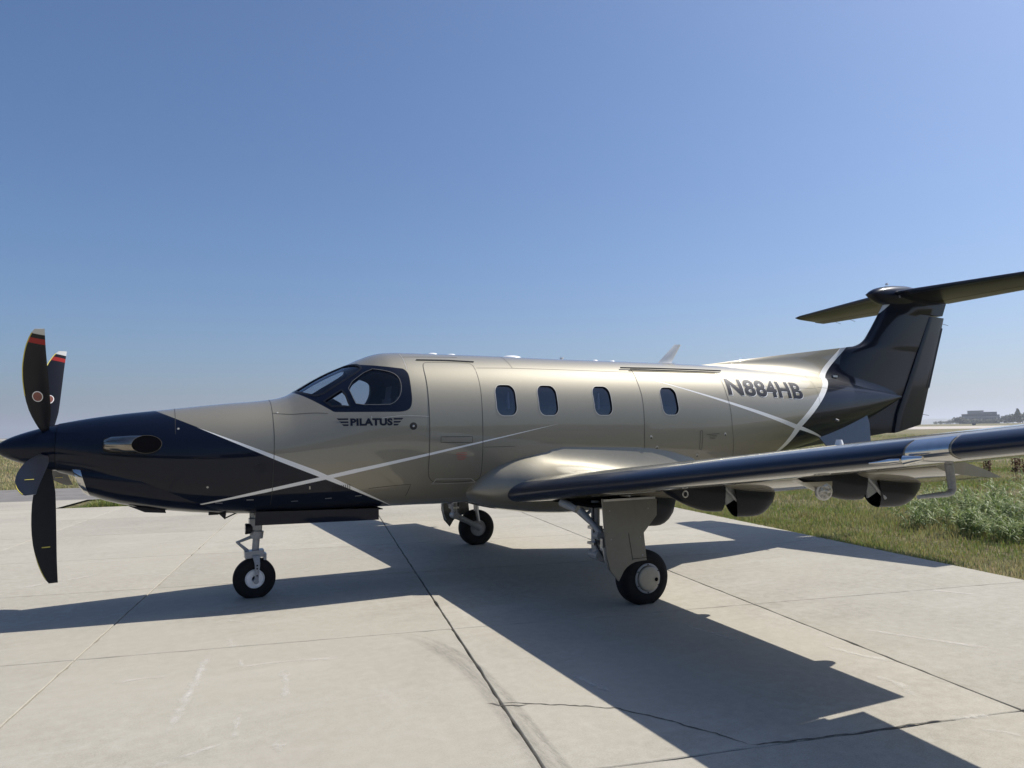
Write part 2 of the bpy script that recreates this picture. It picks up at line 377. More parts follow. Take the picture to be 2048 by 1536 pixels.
for s in (-1, 1):
    fr = ribbon('windshield', smooth_loop(WINDSHIELD, 1), .03, MAT['black'], AIR, .003, True, s); patch('pane', WINDSHIELD, -.012, MAT['glass'], fr, s)
    fr = ribbon('quarter_window', DVPANE, .022, MAT['black'], AIR, .003, True, s); patch('pane', DVPANE, -.012, MAT['glass'], fr, s)
    fr = ribbon('cockpit_side_window', SIDEPANE, .006, MAT['seal'], AIR, .003, True, s); patch('pane', SIDEPANE, -.012, MAT['glass'], fr, s)
    for x in WINX:
        L = window_loop(x); fr = ribbon('cabin_window', window_loop(x, .266, 2.339, 1.966, .087), .009, MAT['silver'], AIR, .002, True, s)
        patch('pane', L, -.02 if s < 0 else .001, MAT['tint'] if s < 0 else MAT['ink'], fr, s)
# cockpit furniture
MB().loft([[(3.08, y, 1.5), (3.30, y, 1.5), (3.28, y, 2.10+.06*(1-abs(y)/.7)), (3.20, y, 2.15+.09*(1-abs(y)/.6)), (3.08, y, 2.10+.09*(1-abs(y)/.6))] for y in (-.52, -.3, 0, .3, .52)]).build('instrument_panel', MAT['interior'], AIR)
for y in (-.33, .33):
    st = MB(); st.box((3.80, y, 1.62), (.46, .44, .12)); st.box((4.02, y, 1.9), (.10, .44, .62), Matrix.Rotation(.16, 3, 'Y')); st.box((4.08, y, 2.25), (.09, .26, .22), Matrix.Rotation(.12, 3, 'Y'))
    st.build('pilot_seat', MAT['leather'], AIR)
    MB().tube([(3.3, y, 1.84), (3.42, y, 1.86), (3.42, y-.12, 1.93)], .014, 8).build('control_yoke', MAT['black'], AIR)
MB().box((3.86, 0, 2.60), (.36, .5, .07)).build('overhead_panel', MAT['interior'], AIR)
MB().loft([[(x, fpt(4.3, 2*math.pi*k/40, -.055)[1], fpt(4.3, 2*math.pi*k/40, -.055)[2]) for k in range(40)] for x in (4.285, 4.315)]).build('cockpit_bulkhead', MAT['interior'], AIR)
for x in (5.55, 6.45, 7.3):
    st = MB(); st.box((x, -.45, 1.55), (.45, .45, .14)); st.box((x+.25, -.45, 1.82), (.1, .45, .55), Matrix.Rotation(.18, 3, 'Y')); st.build('cabin_seat', MAT['leather'], AIR)

for x in (5.235, 6.50):  # white strips stand in for slivers of sky showing through the cabin
    MB().loft([[(x-.012, -.70, z), (x+.014, -.70, z), (x+.016, -.66, z), (x-.012, -.66, z)] for z in (2.05, 2.12, 2.16)]+[[(x-.004, -.70, 2.25), (x+.006, -.70, 2.25), (x+.006, -.67, 2.25), (x-.004, -.67, 2.25)]]).build('window_curtain', MAT['white'], AIR)
# doors, seams and small skin fittings (port side unless mirrored)
DOOR = smooth_loop([(4.199, .75), (4.222, .63), (4.30, .612), (4.76, .600), (4.832, .63), (4.846, .76), (4.851, 1.038), (4.84, 1.348), (4.838, 1.756), (4.849, 2.063), (4.849, 2.17), (4.79, 2.225), (4.292, 2.221), (4.226, 2.156), (4.196, 2.032), (4.194, 1.738), (4.197, 1.487), (4.197, 1.249), (4.200, .985)], 1)
door = patch('cabin_door', DOOR, .0025, MAT['paint'], AIR, -1)
ribbon('door_gap', DOOR, .006, MAT['seam'], door, .0035, True)
ribbon('door_handle', [(4.327, 1.607), (4.709, 1.612), (4.709, 1.671), (4.327, 1.664)], .006, MAT['seam'], door, .004, True)
ribbon('handle_recess', [(4.50, 1.638), (4.60, 1.64)], .035, MAT['gold'], door, .005)
ribbon('door_step', [(4.279, 2.24), (4.308, 2.16), (4.737, 2.177), (4.799, 2.242)], .012, MAT['silver'], door, .005)
ribbon('step_edge', [(4.255, 2.247), (4.81, 2.251)], .01, MAT['silver'], door, .006)
CARGO = [(7.125, .60), (7.108, .91), (7.112, 1.174), (7.102, 1.497), (7.096, 1.647), (7.116, 2.043), (7.116, 2.25), (8.66, 2.25), (8.653, 2.109), (8.60, 1.8), (8.569, 1.612), (8.560, 1.315), (8.548, 1.113), (8.57, .71), (8.59, .60)]
for nm, L, w in (('nose_seam', [(2.559, .03), (2.555, .261), (2.551, .643), (2.552, 1.009), (2.555, 1.278), (2.55, 1.582), (2.545, 1.878), (2.545, 2.5)], .006),
                 ('cowl_seam', [(1.60, .05), (1.61, .6), (1.615, 1.1)], .005),
                 ('panel_seam', [(2.554, .792), (2.85, .99), (3.10, 1.15)], .005), ('panel_seam', [(3.55, 1.355), (3.552, 1.40), (4.19, 1.431)], .007),
                 ('panel_seam', [(4.002, .30), (4.000, .458), (3.998, .646), (3.998, .784)], .008), ('panel_seam', [(4.0, .46), (4.4, .42), (4.7, .40)], .006),
                 ('panel_seam', [(4.85, 1.73), (5.25, 1.73)], .004), ('panel_seam', [(4.87, .72), (5.3, .70), (6.0, .69), (7.1, .70)], .004),
                 ('panel_seam', [(5.33, .1), (5.33, .45), (5.35, .70)], .004), ('panel_seam', [(10.535, .5), (10.53, .9), (10.517, 1.3), (10.5, 1.8)], .004),
                 ('panel_seam', [(10.6, .95), (11.3, 1.0), (12.0, 1.05)], .004), ('panel_seam', [(8.75, .95), (9.6, .98), (10.5, 1.0)], .003),
                 ('belly_panel', [(3.55, 2.26), (4.02, 2.24), (4.0, 2.5)], .006)):
    ribbon(nm, L, w, MAT['silver'] if nm == 'panel_seam' and w > .006 else MAT['seam'], AIR)
cd = ribbon('cargo_door', CARGO, .0055, MAT['seam'], AIR, .002, True)
ribbon('door_latch', [(8.02, 1.60), (8.03, 1.60), (8.04, 1.62), (8.04, 1.86), (8.03, 1.88), (8.00, 1.86), (8.00, 1.62)], .005, MAT['seam'], cd, .003, True)
def rail(L, r, nm, off=.02):
    MB().tube([fpt(x, t, off) for x, t in densify(L, .1)], r, 8).build(nm, MAT['black'], AIR)
rail([(6.955, .612), (7.445, .598), (8.0, .596), (8.676, .594)], .010, 'cargo_door_gutter')
rail([(7.081, .650), (8.557, .638)], .007, 'cargo_door_gutter', .012)
rail([(4.151, .557), (4.514, .545), (4.872, .566)], .006, 'cabin_door_gutter', .008)
def button(x, th, r, mat, nm, h=.004, s=-1):
    N = fnormal(x, th); MB().lathe(fpt(x, th, -.002), N, [(0, r), (h, r), (h+.001, r*.8), (h+.001, 0)], 20).build(nm, mat, AIR)
button(4.009, 1.521, .042, MAT['seam'], 'static_port'); button(4.009, 1.521, .012, MAT['steel'], 'static_port_core', .007)
for x, th in ((7.20, 1.66), (7.30, 1.80), (8.44, 1.68), (7.98, 1.97)): button(x, th, .022, MAT['silver'], 'fastener_cover'); button(x, th+.012, .012, MAT['seam'], 'fastener', .006)
button(2.42, 1.73, .058, MAT['navy'], 'oil_door')
for x, th in ((1.64, .98), (1.92, 2.05), (2.60, .8)): button(x, th, .011, MAT['silver'], 'screw')
for x, th in ((2.30, 2.32), (2.75, 2.42), (3.10, 2.40), (3.42, 2.40), (2.0, 2.42)): ribbon('vent_slot', [(x, th), (x+.07, th)], .012, MAT['steel'], AIR, .004)
ribbon('hinge_tab', [(2.92, 2.10), (2.925, 2.16)], .012, MAT['silver'], AIR, .003)
for k in range(9): ribbon('louvre', [(3.16+k*.022, 2.13), (3.17+k*.022, 2.23)], .006, MAT['void'], AIR, .004)
# placards: rows of print far too small to read in the photograph
def placard(x0, th0, rows, mat, nm):
    mb = []
    for r, (a, b) in enumerate(rows):
        ribbon(nm, [(x0+a, th0+r*.021), (x0+b, th0+r*.021)], .0045, mat, AIR, .005)
placard(4.52, 1.79, [(0, .12), (-.01, .13), (.01, .11), (0, .12), (.02, .10)], MAT['red'], 'red_placard')
placard(8.13, 1.66, [(-.02, .20), (.02, .16), (.03, .15), (.04, .13)], MAT['seam'], 'grey_placard')

# lettering wrapped on the skin
def text_flat(txt, bold):
    cu = bpy.data.curves.new('t', 'FONT'); cu.body = txt; cu.size = 1; cu.offset = bold; cu.resolution_u = 4; cu.space_character = 1.06
    o = bpy.data.objects.new('t', cu); C.objects.link(o); bpy.context.view_layer.update()
    me = bpy.data.meshes.new_from_object(o.evaluated_get(bpy.context.evaluated_depsgraph_get())); bpy.data.objects.remove(o)
    bm = bmesh.new(); bm.from_mesh(me); xs = [v.co.x for v in bm.verts]; ys = [v.co.y for v in bm.verts]; a, b, c, d = min(xs), max(xs), min(ys), max(ys)
    for v in bm.verts: v.co = ((v.co.x-a)/(b-a), (v.co.y-c)/(d-c), 0)
    return bm
def decal(nm, bm, fn, step, mat, off):
    cut_grid(bm, step); V = [v.co.copy() for v in bm.verts]; bm.verts.index_update(); F = [[v.index for v in f.verts] for f in bm.faces]; bm.free()
    return M(nm, [fside(*fn(p.x, p.y), off) for p in V], F, mat, AIR, True, nfun=fnorm_at)
X0, XL = 3.183, .715
pil = lambda u, v: (X0+XL*u, 1.865+.082*v)
decal('maker_lettering', text_flat('PILATUS', .056), lambda u, v: pil(.196+.632*u, v), (.1, .5), MAT['ink'], .003)
for k in range(2):
    bm = bmesh.new()
    for a, b, y0, y1 in ((.0, .026, 1, .78), (.035, .064, .60, .38), (.07, .098, .21, 0)):
        q = [(a, y0), (.168, y0), (.168, y1), (b, y1)]
        if k: q = [(1-u if u != .168 else .845, v) for u, v in q][::-1]
        bm.faces.new([bm.verts.new((u, v, 0)) for u, v in q])
    decal('wing_emblem', bm, pil, (.06, .5), MAT['ink'], .003)
reg = lambda u, v: (8.592+.032*v+(1.543-.007*v)*u, 2.243+.241*v-(.048-.015*v)*u)
decal('registration_outline', text_flat('N884HB', .040), lambda u, v: reg(u+.004, v-.03), (.06, .12), MAT['white'], .0025)
decal('registration_lettering', text_flat('N884HB', .034), reg, (.06, .12), MAT['ink'], .004)

# roof fittings
def dome(x, L, h, y=0, nm='antenna_dome'):
    z = F_ZT(x); secs = []
    for k in range(9):
        a = -1+2*k/8; r = math.sqrt(max(.0001, 1-a*a)); secs.append([(x+a*L/2, y+math.cos(t)*L*.28*r, z-.01+max(0, math.sin(t))*h*r*1.0+.012*r) for t in [2*math.pi*j/14 for j in range(14)]])
    MB().loft(secs).build(nm, MAT['white'], AIR)
dome(4.52, .15, .022); dome(4.77, .14, .018); dome(5.61, .30, .030); dome(6.89, .11, .02); dome(7.17, .11, .018)
def blade_ant(pts, th, nm, mat):
    secs = []
    for (xa, xb, z, y) in pts: secs.append([(xa+(xb-xa)*(1-math.cos(a))/2, y+th*math.sin(a)*(.4+.6*(1-abs(math.cos(a)))), z) for a in [2*math.pi*j/12 for j in range(12)]])
    MB().loft(secs).build(nm, mat, AIR)
blade_ant([(7.95, 8.21, 2.72, 0), (7.97, 8.20, 2.76, 0), (8.252, 8.376, 3.015, 0), (8.27, 8.376, 3.024, 0)], .014, 'vhf_antenna', MAT['white'])
MB().box((8.08, 0, 2.738), (.3, .07, .012)).build('antenna_base', MAT['white'], AIR)
blade_ant([(6.37, 6.43, 2.73, .1), (6.395, 6.45, 2.785, .1)], .008, 'beacon_mast', MAT['white'])
# ------------------------------------------------------------------ nose: spinner, propeller, intake, exhausts
HUB = (.50, 0, 1.684)
sp = [(0.0, .0)]+[(.53*t, .241*(t**.56)*(1-.02*t)) for t in np.linspace(.02, 1, 22)]
MB().lathe((.015, 0, 1.684), (1, 0, 0), sp+[(.53, .0)], 48).build('spinner', MAT['navy'], AIR, angle=60)
MB().lathe((.544, 0, 1.682), (1, 0, 0), [(0, .228), (.012, .228)], 40).build('spinner_gap', MAT['void'], AIR)
def blade_mats():
    t = NT('propeller_blade_marked'); pset(t.b, (.006, .007, .011), .45, 0, .2, .15, .2)
    s = t.new('ShaderNodeSeparateXYZ'); t.link(t.coord(), s.inputs[0])
    h = t.math('MULTIPLY_ADD', t.math('ADD', s.outputs[0], .04), .28, s.outputs[2])
    st = lambda v: t.math('GREATER_THAN', h, v)
    c = t.mix(st(1.185), (.006, .007, .011, 1), (.27, .02, .016, 1)); c = t.mix(st(1.242), c, (.006, .007, .011, 1)); c = t.mix(st(1.288), c, (.50, .50, .48, 1))
    t.link(c, t.b.inputs['Base Color']); return t.m
MAT['blade_marked'] = blade_mats()
LEc = tab((.15, -.05), (.2, -.084), (.3, -.125), (.466, -.168), (.62, -.183), (.76, -.185), (.92, -.175), (1.057, -.152), (1.16, -.126), (1.232, -.100), (1.30, -.068), (1.335, -.040))
TEc = tab((.15, -.01), (.2, -.012), (.325, .004), (.45, .020), (.774, .026), (1.1, .030), (1.338, .038))
def make_blade(first=None):
    v = []; f = []; mi = []; rs = [.16, .2, .25, .3, .37, .45, .55, .65, .75, .85, .95, 1.05, 1.12, 1.18, 1.24, 1.29, 1.32, 1.338]; n = 10
    for r in rs:
        a, b = LEc(r), TEc(r); tk = (.10*max(0, 1-(r-.15)/.25)+.16-.10*(r/1.34))*(b-a)*.5; tw = math.radians(10-14*(r/1.34))
        for k in range(2*n):
            up = k < n; u = (k/n) if up else (2*n-k)/n; yy = tk*math.sqrt(max(0, u))*(1-u)**.8*1.7*(1.25 if up else -.75)
            X = a+(b-a)*u; cx = (a+b)/2; v.append((cx+(X-cx)*math.cos(tw)-yy*math.sin(tw), -((X-cx)*math.sin(tw)+yy*math.cos(tw)), r))
    K = 2*n
    for i in range(len(rs)-1):
        for k in range(K): f.append((i*K+k, i*K+(k+1) % K, (i+1)*K+(k+1) % K, (i+1)*K+k)); mi.append(0 if k < n else 1)
    f.append([(len(rs)-1)*K+k for k in range(K)]); mi.append(0)
    o = M('propeller_blade', v, f, [MAT['blade_marked'], MAT['black']], None, True, 50, mi=mi)
    return o
bl0 = make_blade()
def disc_sub(nm, c, r, mat, parent, n=24, sx=1):
    return MB().lathe(c, (0, -1, 0), [(0, r), (.002, r), (.002, 0)], n).build(nm, mat, parent)
stk = disc_sub('round_sticker', (-.075, -.019, .62), .044, MAT['white'], None); stk2 = disc_sub('sticker_face', (-.075, -.0212, .62), .037, simple('dull_red_print', (.20, .075, .055), .5), None)
for q in (stk, stk2):
    for v_ in q.data.vertices: v_.co.z = .62+(v_.co.z-.62)*1.35
est = MB().tube([(LEc(r)+.004, -.005, r) for r in np.linspace(.62, 1.30, 16)], .0045, 6).build('erosion_strip', MAT['yellow'], None)
dash = MB().box((-.06, .0145, .98), (.07, .003, .009)).build('yellow_dash', MAT['yellow'], None)
for i, ang in enumerate((34.5, -37.5, 106.5, -109.5, 178.5)):
    b = bl0 if i == 0 else bl0.copy()
    if i: C.objects.link(b)
    b.location = HUB; b.rotation_euler = (math.radians(ang), 0, 0); bpy.context.view_layer.update()
    b.matrix_world = Matrix.Translation(HUB) @ Matrix.Rotation(-.03, 4, 'Y') @ Matrix.Rotation(math.radians(ang), 4, 'X'); adopt(b, AIR)
    bpy.context.view_layer.update()
    for q in (stk, stk2, dash, est):
        c = q.copy(); C.objects.link(c); c.parent = b
for q in (stk, stk2, dash, est): bpy.data.objects.remove(q)

def ell(top, bot, hw, n=32, x0=None, p=2.2):
    """section in a (possibly slanted) plane: top=(x,z), bot=(x,z)"""
    out = []
    for k in range(n):
        a = 2*math.pi*k/n; c = math.copysign(abs(math.cos(a))**(2/p), math.cos(a)); s_ = math.copysign(abs(math.sin(a))**(2/p), math.sin(a)); t = (1-c)/2
        out.append((top[0]+(bot[0]-top[0])*t, hw*s_, top[1]+(bot[1]-top[1])*t))
    return out
MB().loft([ell((.735, 1.56), (.845, 1.187), .262), ell((.90, 1.58), (.97, 1.135), .315), ell((1.08, 1.59), (1.12, 1.089), .36), ell((1.3, 1.58), (1.32, 1.045), .405), ell((1.55, 1.5), (1.55, 1.002), .41), ell((1.8, 1.4), (1.8, .968), .39), ell((2.1, 1.25), (2.1, .938), .33), ell((2.4, 1.1), (2.4, .925), .2)]).build('intake_cowl', MAT['navy'], AIR)
lip = [ell((.738, 1.562), (.848, 1.185), .264), ell((.70, 1.556), (.815, 1.197), .259), ell((.672, 1.545), (.79, 1.216), .247), ell((.665, 1.535), (.782, 1.232), .232), ell((.675, 1.52), (.79, 1.25), .215), ell((.73, 1.51), (.83, 1.265), .205)]
MB().loft(lip, cap=False).build('intake_lip', MAT['dull_chrome'], AIR)
MB().loft([ell((.735, 1.515), (.835, 1.262), .21), ell((.76, 1.5), (.85, 1.28), .19)]).build('intake_opening', MAT['void'], AIR)
def exhaust(s):
    S = [((.965, -.40), (0, 1), .05, .04), ((.985, -.42), (.05, 1), .085, .068), ((1.06, -.455), (.2, 1), .115, .085), ((1.17, -.50), (.45, .9), .14, .088), ((1.26, -.535), (.72, .7), .155, .092), ((1.36, -.565), (.86, .51), .155, .09)]
    def sec_(c, e, a, b, q=1.0):
        L = math.hypot(*e); ex, ey = e[0]/L, e[1]/L
        return [(c[0]+ex*a*q*math.cos(t), (c[1]+ey*a*q*math.cos(t))*(1 if s < 0 else -1), 1.707+b*q*math.sin(t)) for t in [2*math.pi*k/28 for k in range(28)]]
    o = MB().loft([sec_(*q) for q in S]+[sec_(*S[-1], q=.98)], cap=False).build('exhaust_stack', MAT['heat_metal'], AIR)
    ins = [sec_(*S[-1], q=.98), sec_((1.30, -.52), (.8, .6), .13, .09), sec_((1.22, -.48), (.6, .8), .10, .08)]
    MB().loft(ins).build('exhaust_opening', MAT['void'], o)
exhaust(-1); exhaust(1)
MB().prism([(1.19, 1.075), (1.342, 1.003), (1.538, .984), (1.53, 1.016)], -.14, -.09).build('belly_vane', MAT['black'], AIR, False)
v = MB(); v.prism([(2.04, .953), (2.115, .877), (2.125, .94)], -.13, -.07); v.tube([(2.115, -.1, .89), (2.24, -.1, .945)], .008, 6); v.box((2.0, -.1, .945), (.10, .06, .02)); v.build('belly_drain', MAT['black'], AIR, False)

# ------------------------------------------------------------------ wings
def naca(u, t): return 5*t*(.2969*math.sqrt(u)-.126*u-.3516*u*u+.2843*u**3-.1036*u**4)
WX0 = lambda y: 5.05+.066*y
WTE = lambda y: 6.98-.045*y
WZ = lambda y: .94+.117*y
def wing_pt(y, u, up, off=0):
    c = WTE(y)-WX0(y); t = .175-.005*y; cam = .022*(1-((u-.4)/(.4 if u < .4 else .6))**2)
    th = naca(u, t); z = cam+(th if up else -th)
    return (WX0(y)+u*c, y, WZ(y)+z*c+(.012*c*(.5-u)))
US = [1-math.cos(a) for a in np.linspace(0, math.pi/2, 22)]
def airfoil_loop(y, u0, u1, s, n=22):
    us = [u0+(u1-u0)*(1-math.cos(a)) for a in np.linspace(0, math.pi/2, n)]
    L = [wing_pt(y, u, True) for u in us]+[wing_pt(y, u, False) for u in us[::-1][(0 if u1 < .999 else 1):]]
    if u0 < 1e-6: L = L[:-1]
    return [(p[0], s*p[1], p[2]) for p in L]
def flap_loop(y, s, le, te, tk, n=14):
    """thick-nosed flap section between le=(x,z) and te=(x,z)"""
    out = []; dx, dz = te[0]-le[0], te[1]-le[1]; L = math.hypot(dx, dz); ux, uz = dx/L, dz/L
    us = [1-math.cos(a) for a in np.linspace(0, math.pi/2, n)]
    for u, q in [(u, 1) for u in us]+[(u, -1) for u in us[::-1][1:-1]]:
        h = naca(u, .22 if q > 0 else .12)*tk*L; out.append((le[0]+ux*u*L-uz*h*q, s*y, le[1]+uz*u*L+ux*h*q))
    return out
def scoop(nm, y, x0, x1, zt, depth, w, s, parent):
    """drooped rear half of a flap-track fairing: hollow, open at the front, rounded behind"""
    secs = []; ins = []
    for k in range(9):
        t = k/8; x = x0+(x1-x0)*t; d = depth*(math.sqrt(max(.02, 1-max(0, (t-.35)/.65)**2.2))); hw = w*(1 if t < .4 else math.sqrt(max(.05, 1-((t-.4)/.6)**2.6))); ztop = zt-.02*t; sl = -.10*(1-t)
        for lst, q in ((secs, 1.0), (ins, .9)):
            lst.append([(x+sl*(j/12 if j <= 12 else (24-j)/12)*-1, s*y+hw*q*math.cos(math.pi*j/24), ztop-d*q*math.sin(math.pi*j/24)**.75) for j in range(25)])
    o = MB(); o.m = 0; o.loft(secs, closed=False, cap=False); o.m = 1; o.loft([[p for p in q] for q in ins[:-1]], closed=False, cap=False)
    return o.build(nm, [MAT['pod'], MAT['void']], parent, True, 50)
def wing(s):
    ys = [.6, 1.2, 2.0, 3.0, 4.0, 5.0, 5.3]
    w = MB(); w.loft([airfoil_loop(y, 0, .73, s) for y in ys]); yo = [5.305, 6.0, 7.0, 7.7, 7.95]
    w.loft([airfoil_loop(y, 0, .76, s) for y in yo]); o = w.build('wing', MAT['gold'], AIR)
    # winglet
    wl_ = []
    for k, (y, zz, xs_, c) in enumerate(((7.95, 0, 0, 1), (8.06, .06, .08, .86), (8.12, .22, .2, .7), (8.16, .48, .4, .45))):
        wl_.append([(5.575+xs_+u*1.05*c, s*(y+q*.05*c*naca(u, .12)*8), WZ(7.95)+zz+q*naca(u, .12)*(1.05 if k == 0 else .2)) for u, q in [(u, 1) for u in US[::3]]+[(u, -1) for u in US[::-3][1:-1]]])
    MB().loft(wl_).build('winglet', MAT['navy'], o)
    # rubber boot on the leading edge, in two spans with a bare gap for the vane plate
    for a, b in ((.82, 2.9), (2.9, 5.72), (6.0, 7.9)):
        secs = []; yy = np.linspace(a, b, 10)
        us = [(u, True) for u in np.linspace(.085, 0, 12)]+[(u, False) for u in np.linspace(0, .075, 12)[1:]]
        us = [((abs(u)/.085)**1.6*.085, q) for u, q in us]
        for y in yy:
            L = []
            for i, (u, q) in enumerate(us):
                p = wing_pt(y, u, q); e = .0035 if 0 < i < len(us)-1 else .0005
                nx, nz = (p[0]-(WX0(y)+.12)), (p[2]-WZ(y)); l = math.hypot(nx, nz); L.append((p[0]+nx/l*e, s*y, p[2]+nz/l*e))
            secs.append(L)
        MB().loft(secs, closed=False, cap=False).build('deice_boot', MAT['boot'], o, True, 60)
    # aileron and flap
    al = MB(); al.loft([airfoil_loop(y, .768, 1.0, s, 10) for y in (5.34, 6.2, 7.2, 7.85)]); al.build('aileron', MAT['gold'], o)
    fl = MB(); fl.loft([flap_loop(y, s, (6.44-.02*y, WZ(y)-.055), (7.06, WZ(y)-.165), .75) for y in (1.12, 2.2, 3.4, 4.5, 5.29)]); fl.build('flap', MAT['gold'], o)
    # flap-track fairings: fixed front half, drooped rear half
    for i, (y, x0, x1) in enumerate(((3.0, 5.66, 6.42), (4.55, 5.72, 6.47))):
        zt = WZ(y)-.03; secs = []; D = (.285, .235)[i]
        for k in range(11):
            t = k/10; d = max(.015, D*math.sin(min(1, t*1.05)*math.pi/2)**.9); hw = max(.01, .088*math.sin(min(1, t*1.6)*math.pi/2)**.7)
            secs.append([(x0+(x1-x0)*t+(.06*(1-j/10) if k == 10 else 0)*0, s*y+hw*math.cos(math.pi*j/20)*1.0, zt-d*math.sin(math.pi*j/20)**.8) for j in range(21)])
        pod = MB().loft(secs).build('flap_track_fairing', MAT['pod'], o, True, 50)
        if i == 1:
            # landing light let into the pale nose of the pod
            L = []
            for k in range(11):
                t = k/10*.48; d = max(.015, D*math.sin(min(1, t*1.05)*math.pi/2)**.9)+.004; hw = max(.01, .088*math.sin(min(1, t*1.6)*math.pi/2)**.7)+.004
                L.append([(x0+(x1-x0)*t, s*y+hw*math.cos(math.pi*j/20), zt-.07*min(1, k/3)-(d-.07*min(1, k/3))*math.sin(math.pi*j/20)**.8) for j in range(21)])
            MB().loft(L).build('light_nose', MAT['gold'], o, True, 50)
            lens = MB(); lens.lathe((x0+.30, s*(y+.050), zt-.145), (-.25, s*.95, -.12), [(0, .068), (.02, .068), (.024, .060)], 28); lens.build('light_bezel', MAT['steel'], o)
            lens = MB(); lens.lathe((x0+.296, s*(y+.071), zt-.148), (-.25, s*.95, -.12), [(0, .06), (.006, .045), (.008, 0)], 24); lens.build('landing_light', MAT['lens'], o)
        br = MB(); zb = zt-.02
        br.prism([(x1-.02, zb), (x1+.10, zb), (x1+.16, zb-.14), (x1+.02, zb-.20)], s*(y+.06), s*(y+.045)); br.prism([(x1-.02, zb), (x1+.10, zb), (x1+.16, zb-.14), (x1+.02, zb-.20)], s*(y-.06), s*(y-.045))
        br.tube([(x1, s*(y+.07), zb-.03), (x1+.20, s*(y+.07), zb-.21)], .014, 8)
        br.build('flap_bracket', MAT['gear'], o, False)
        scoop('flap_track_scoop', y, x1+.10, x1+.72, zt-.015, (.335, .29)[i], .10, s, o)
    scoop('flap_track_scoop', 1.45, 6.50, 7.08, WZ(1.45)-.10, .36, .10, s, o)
    # probes
    pm = MB(); pm.tube([(5.98, s*5.62, WZ(5.62)-.06), (6.0, s*5.62, WZ(5.62)-.215), (5.985, s*5.62, WZ(5.62)-.235), (5.95, s*5.62, WZ(5.62)-.245), (5.68, s*5.62, WZ(5.62)-.25)], [.026, .024, .022, .018, .012], 14); pm.build('pitot_probe', MAT['gear'], o)
    if s < 0:
        pl = []
        for y in np.linspace(5.735, 5.985, 4):
            L = []
            for u, q in [((k/8)**1.6*.07, True) for k in range(8, 0, -1)]+[((k/8)**1.6*.09, False) for k in range(9)]:
                p = wing_pt(y, u, q); nx, nz = (p[0]-(WX0(y)+.12)), (p[2]-WZ(y)); l = math.hypot(nx, nz); L.append((p[0]+nx/l*.004, s*y, p[2]+nz/l*.004))
            pl.append(L)
        MB().loft(pl, closed=False, cap=False).build('stall_vane_plate', MAT['dull_chrome'], o, True, 60)
        vn_ = MB(); vn_.tube([(WX0(5.7)-.01, -5.50, WZ(5.5)-.028), (WX0(5.7)-.03, -5.66, WZ(5.66)-.03), (WX0(5.8)-.03, -5.72, WZ(5.72)-.03)], [.006, .016, .012], 10); vn_.tube([(WX0(5.8)-.035, -5.75, WZ(5.75)-.032), (WX0(5.8)-.03, -5.86, WZ(5.86)-.03)], [.03, .012], 10); vn_.build('stall_vane', MAT['chrome'], o)
        fb = MB(); fb.tube([(5.75+.028*math.cos(a), -3.32, WZ(3.32)-.13+.028*math.sin(a)) for a in np.linspace(0, 6.28, 16)], .006, 6); fb.build('tie_down_ring', MAT['steel'], o)
    return o
t = NT('landing_light_lens'); pset(t.b, (.55, .55, .53), .15, .6, 1, .02); vo = t.new('ShaderNodeTexVoronoi'); vo.inputs['Scale'].default_value = 30; t.link(t.coord(), vo.inputs['Vector'])
t.link(t.ramp(vo.outputs['Distance'], [(.1, (.16, .16, .155)), (.6, (.34, .34, .33))]), t.b.inputs['Base Color']); t.bump(vo.outputs['Distance'], .5, .02); MAT['lens'] = t.m
WING_P = wing(-1); WING_S = wing(1)
MB().tube([(5.75, -5.0, WZ(5)+.13), (5.75, -5.0, WZ(5)+.165)], [.03, .02], 10).build('fuel_vent', MAT['white'], WING_P)
# belly and wing-root fairing
bw = tab((4.72, .52), (4.74, .64), (4.78, .71), (4.86, .785), (5.0, .87), (5.2, .95), (5.35, 1.0), (5.65, 1.10), (6.1, 1.20), (7.0, 1.2), (7.6, 1.1), (8.2, .9), (8.7, .6))
bt = tab((4.72, .0), (4.74, .10), (4.78, .19), (4.86, .31), (5.0, .43), (5.2, .53), (5.35, .58), (5.65, .63), (6.1, .64), (7.0, .62), (7.6, .52), (8.2, .30), (8.7, .06))
bb = tab((4.72, .01), (4.74, .06), (4.78, .10), (4.86, .15), (5.0, .21), (5.1, .24), (5.35, .29), (5.65, .335), (6.1, .36), (7.0, .36), (7.6, .32), (8.2, .2), (8.7, .05))
bn = tab((4.66, 2.2), (5.1, 2.5), (5.65, 2.5), (7.0, 2.35), (8.7, 2.0))
FZT = tab((4.9, 1.26), (5.05, 1.42), (5.2, 1.51), (5.35, 1.57), (5.65, 1.615), (6.3, 1.605), (7.1, 1.585), (7.6, 1.50), (8.0, 1.38), (8.4, 1.2), (8.7, 1.1))
FYO = tab((4.9, .80), (5.15, 1.05), (5.5, 1.35), (5.9, 1.45), (7.1, 1.45), (7.7, 1.2), (8.2, .95), (8.7, .62))
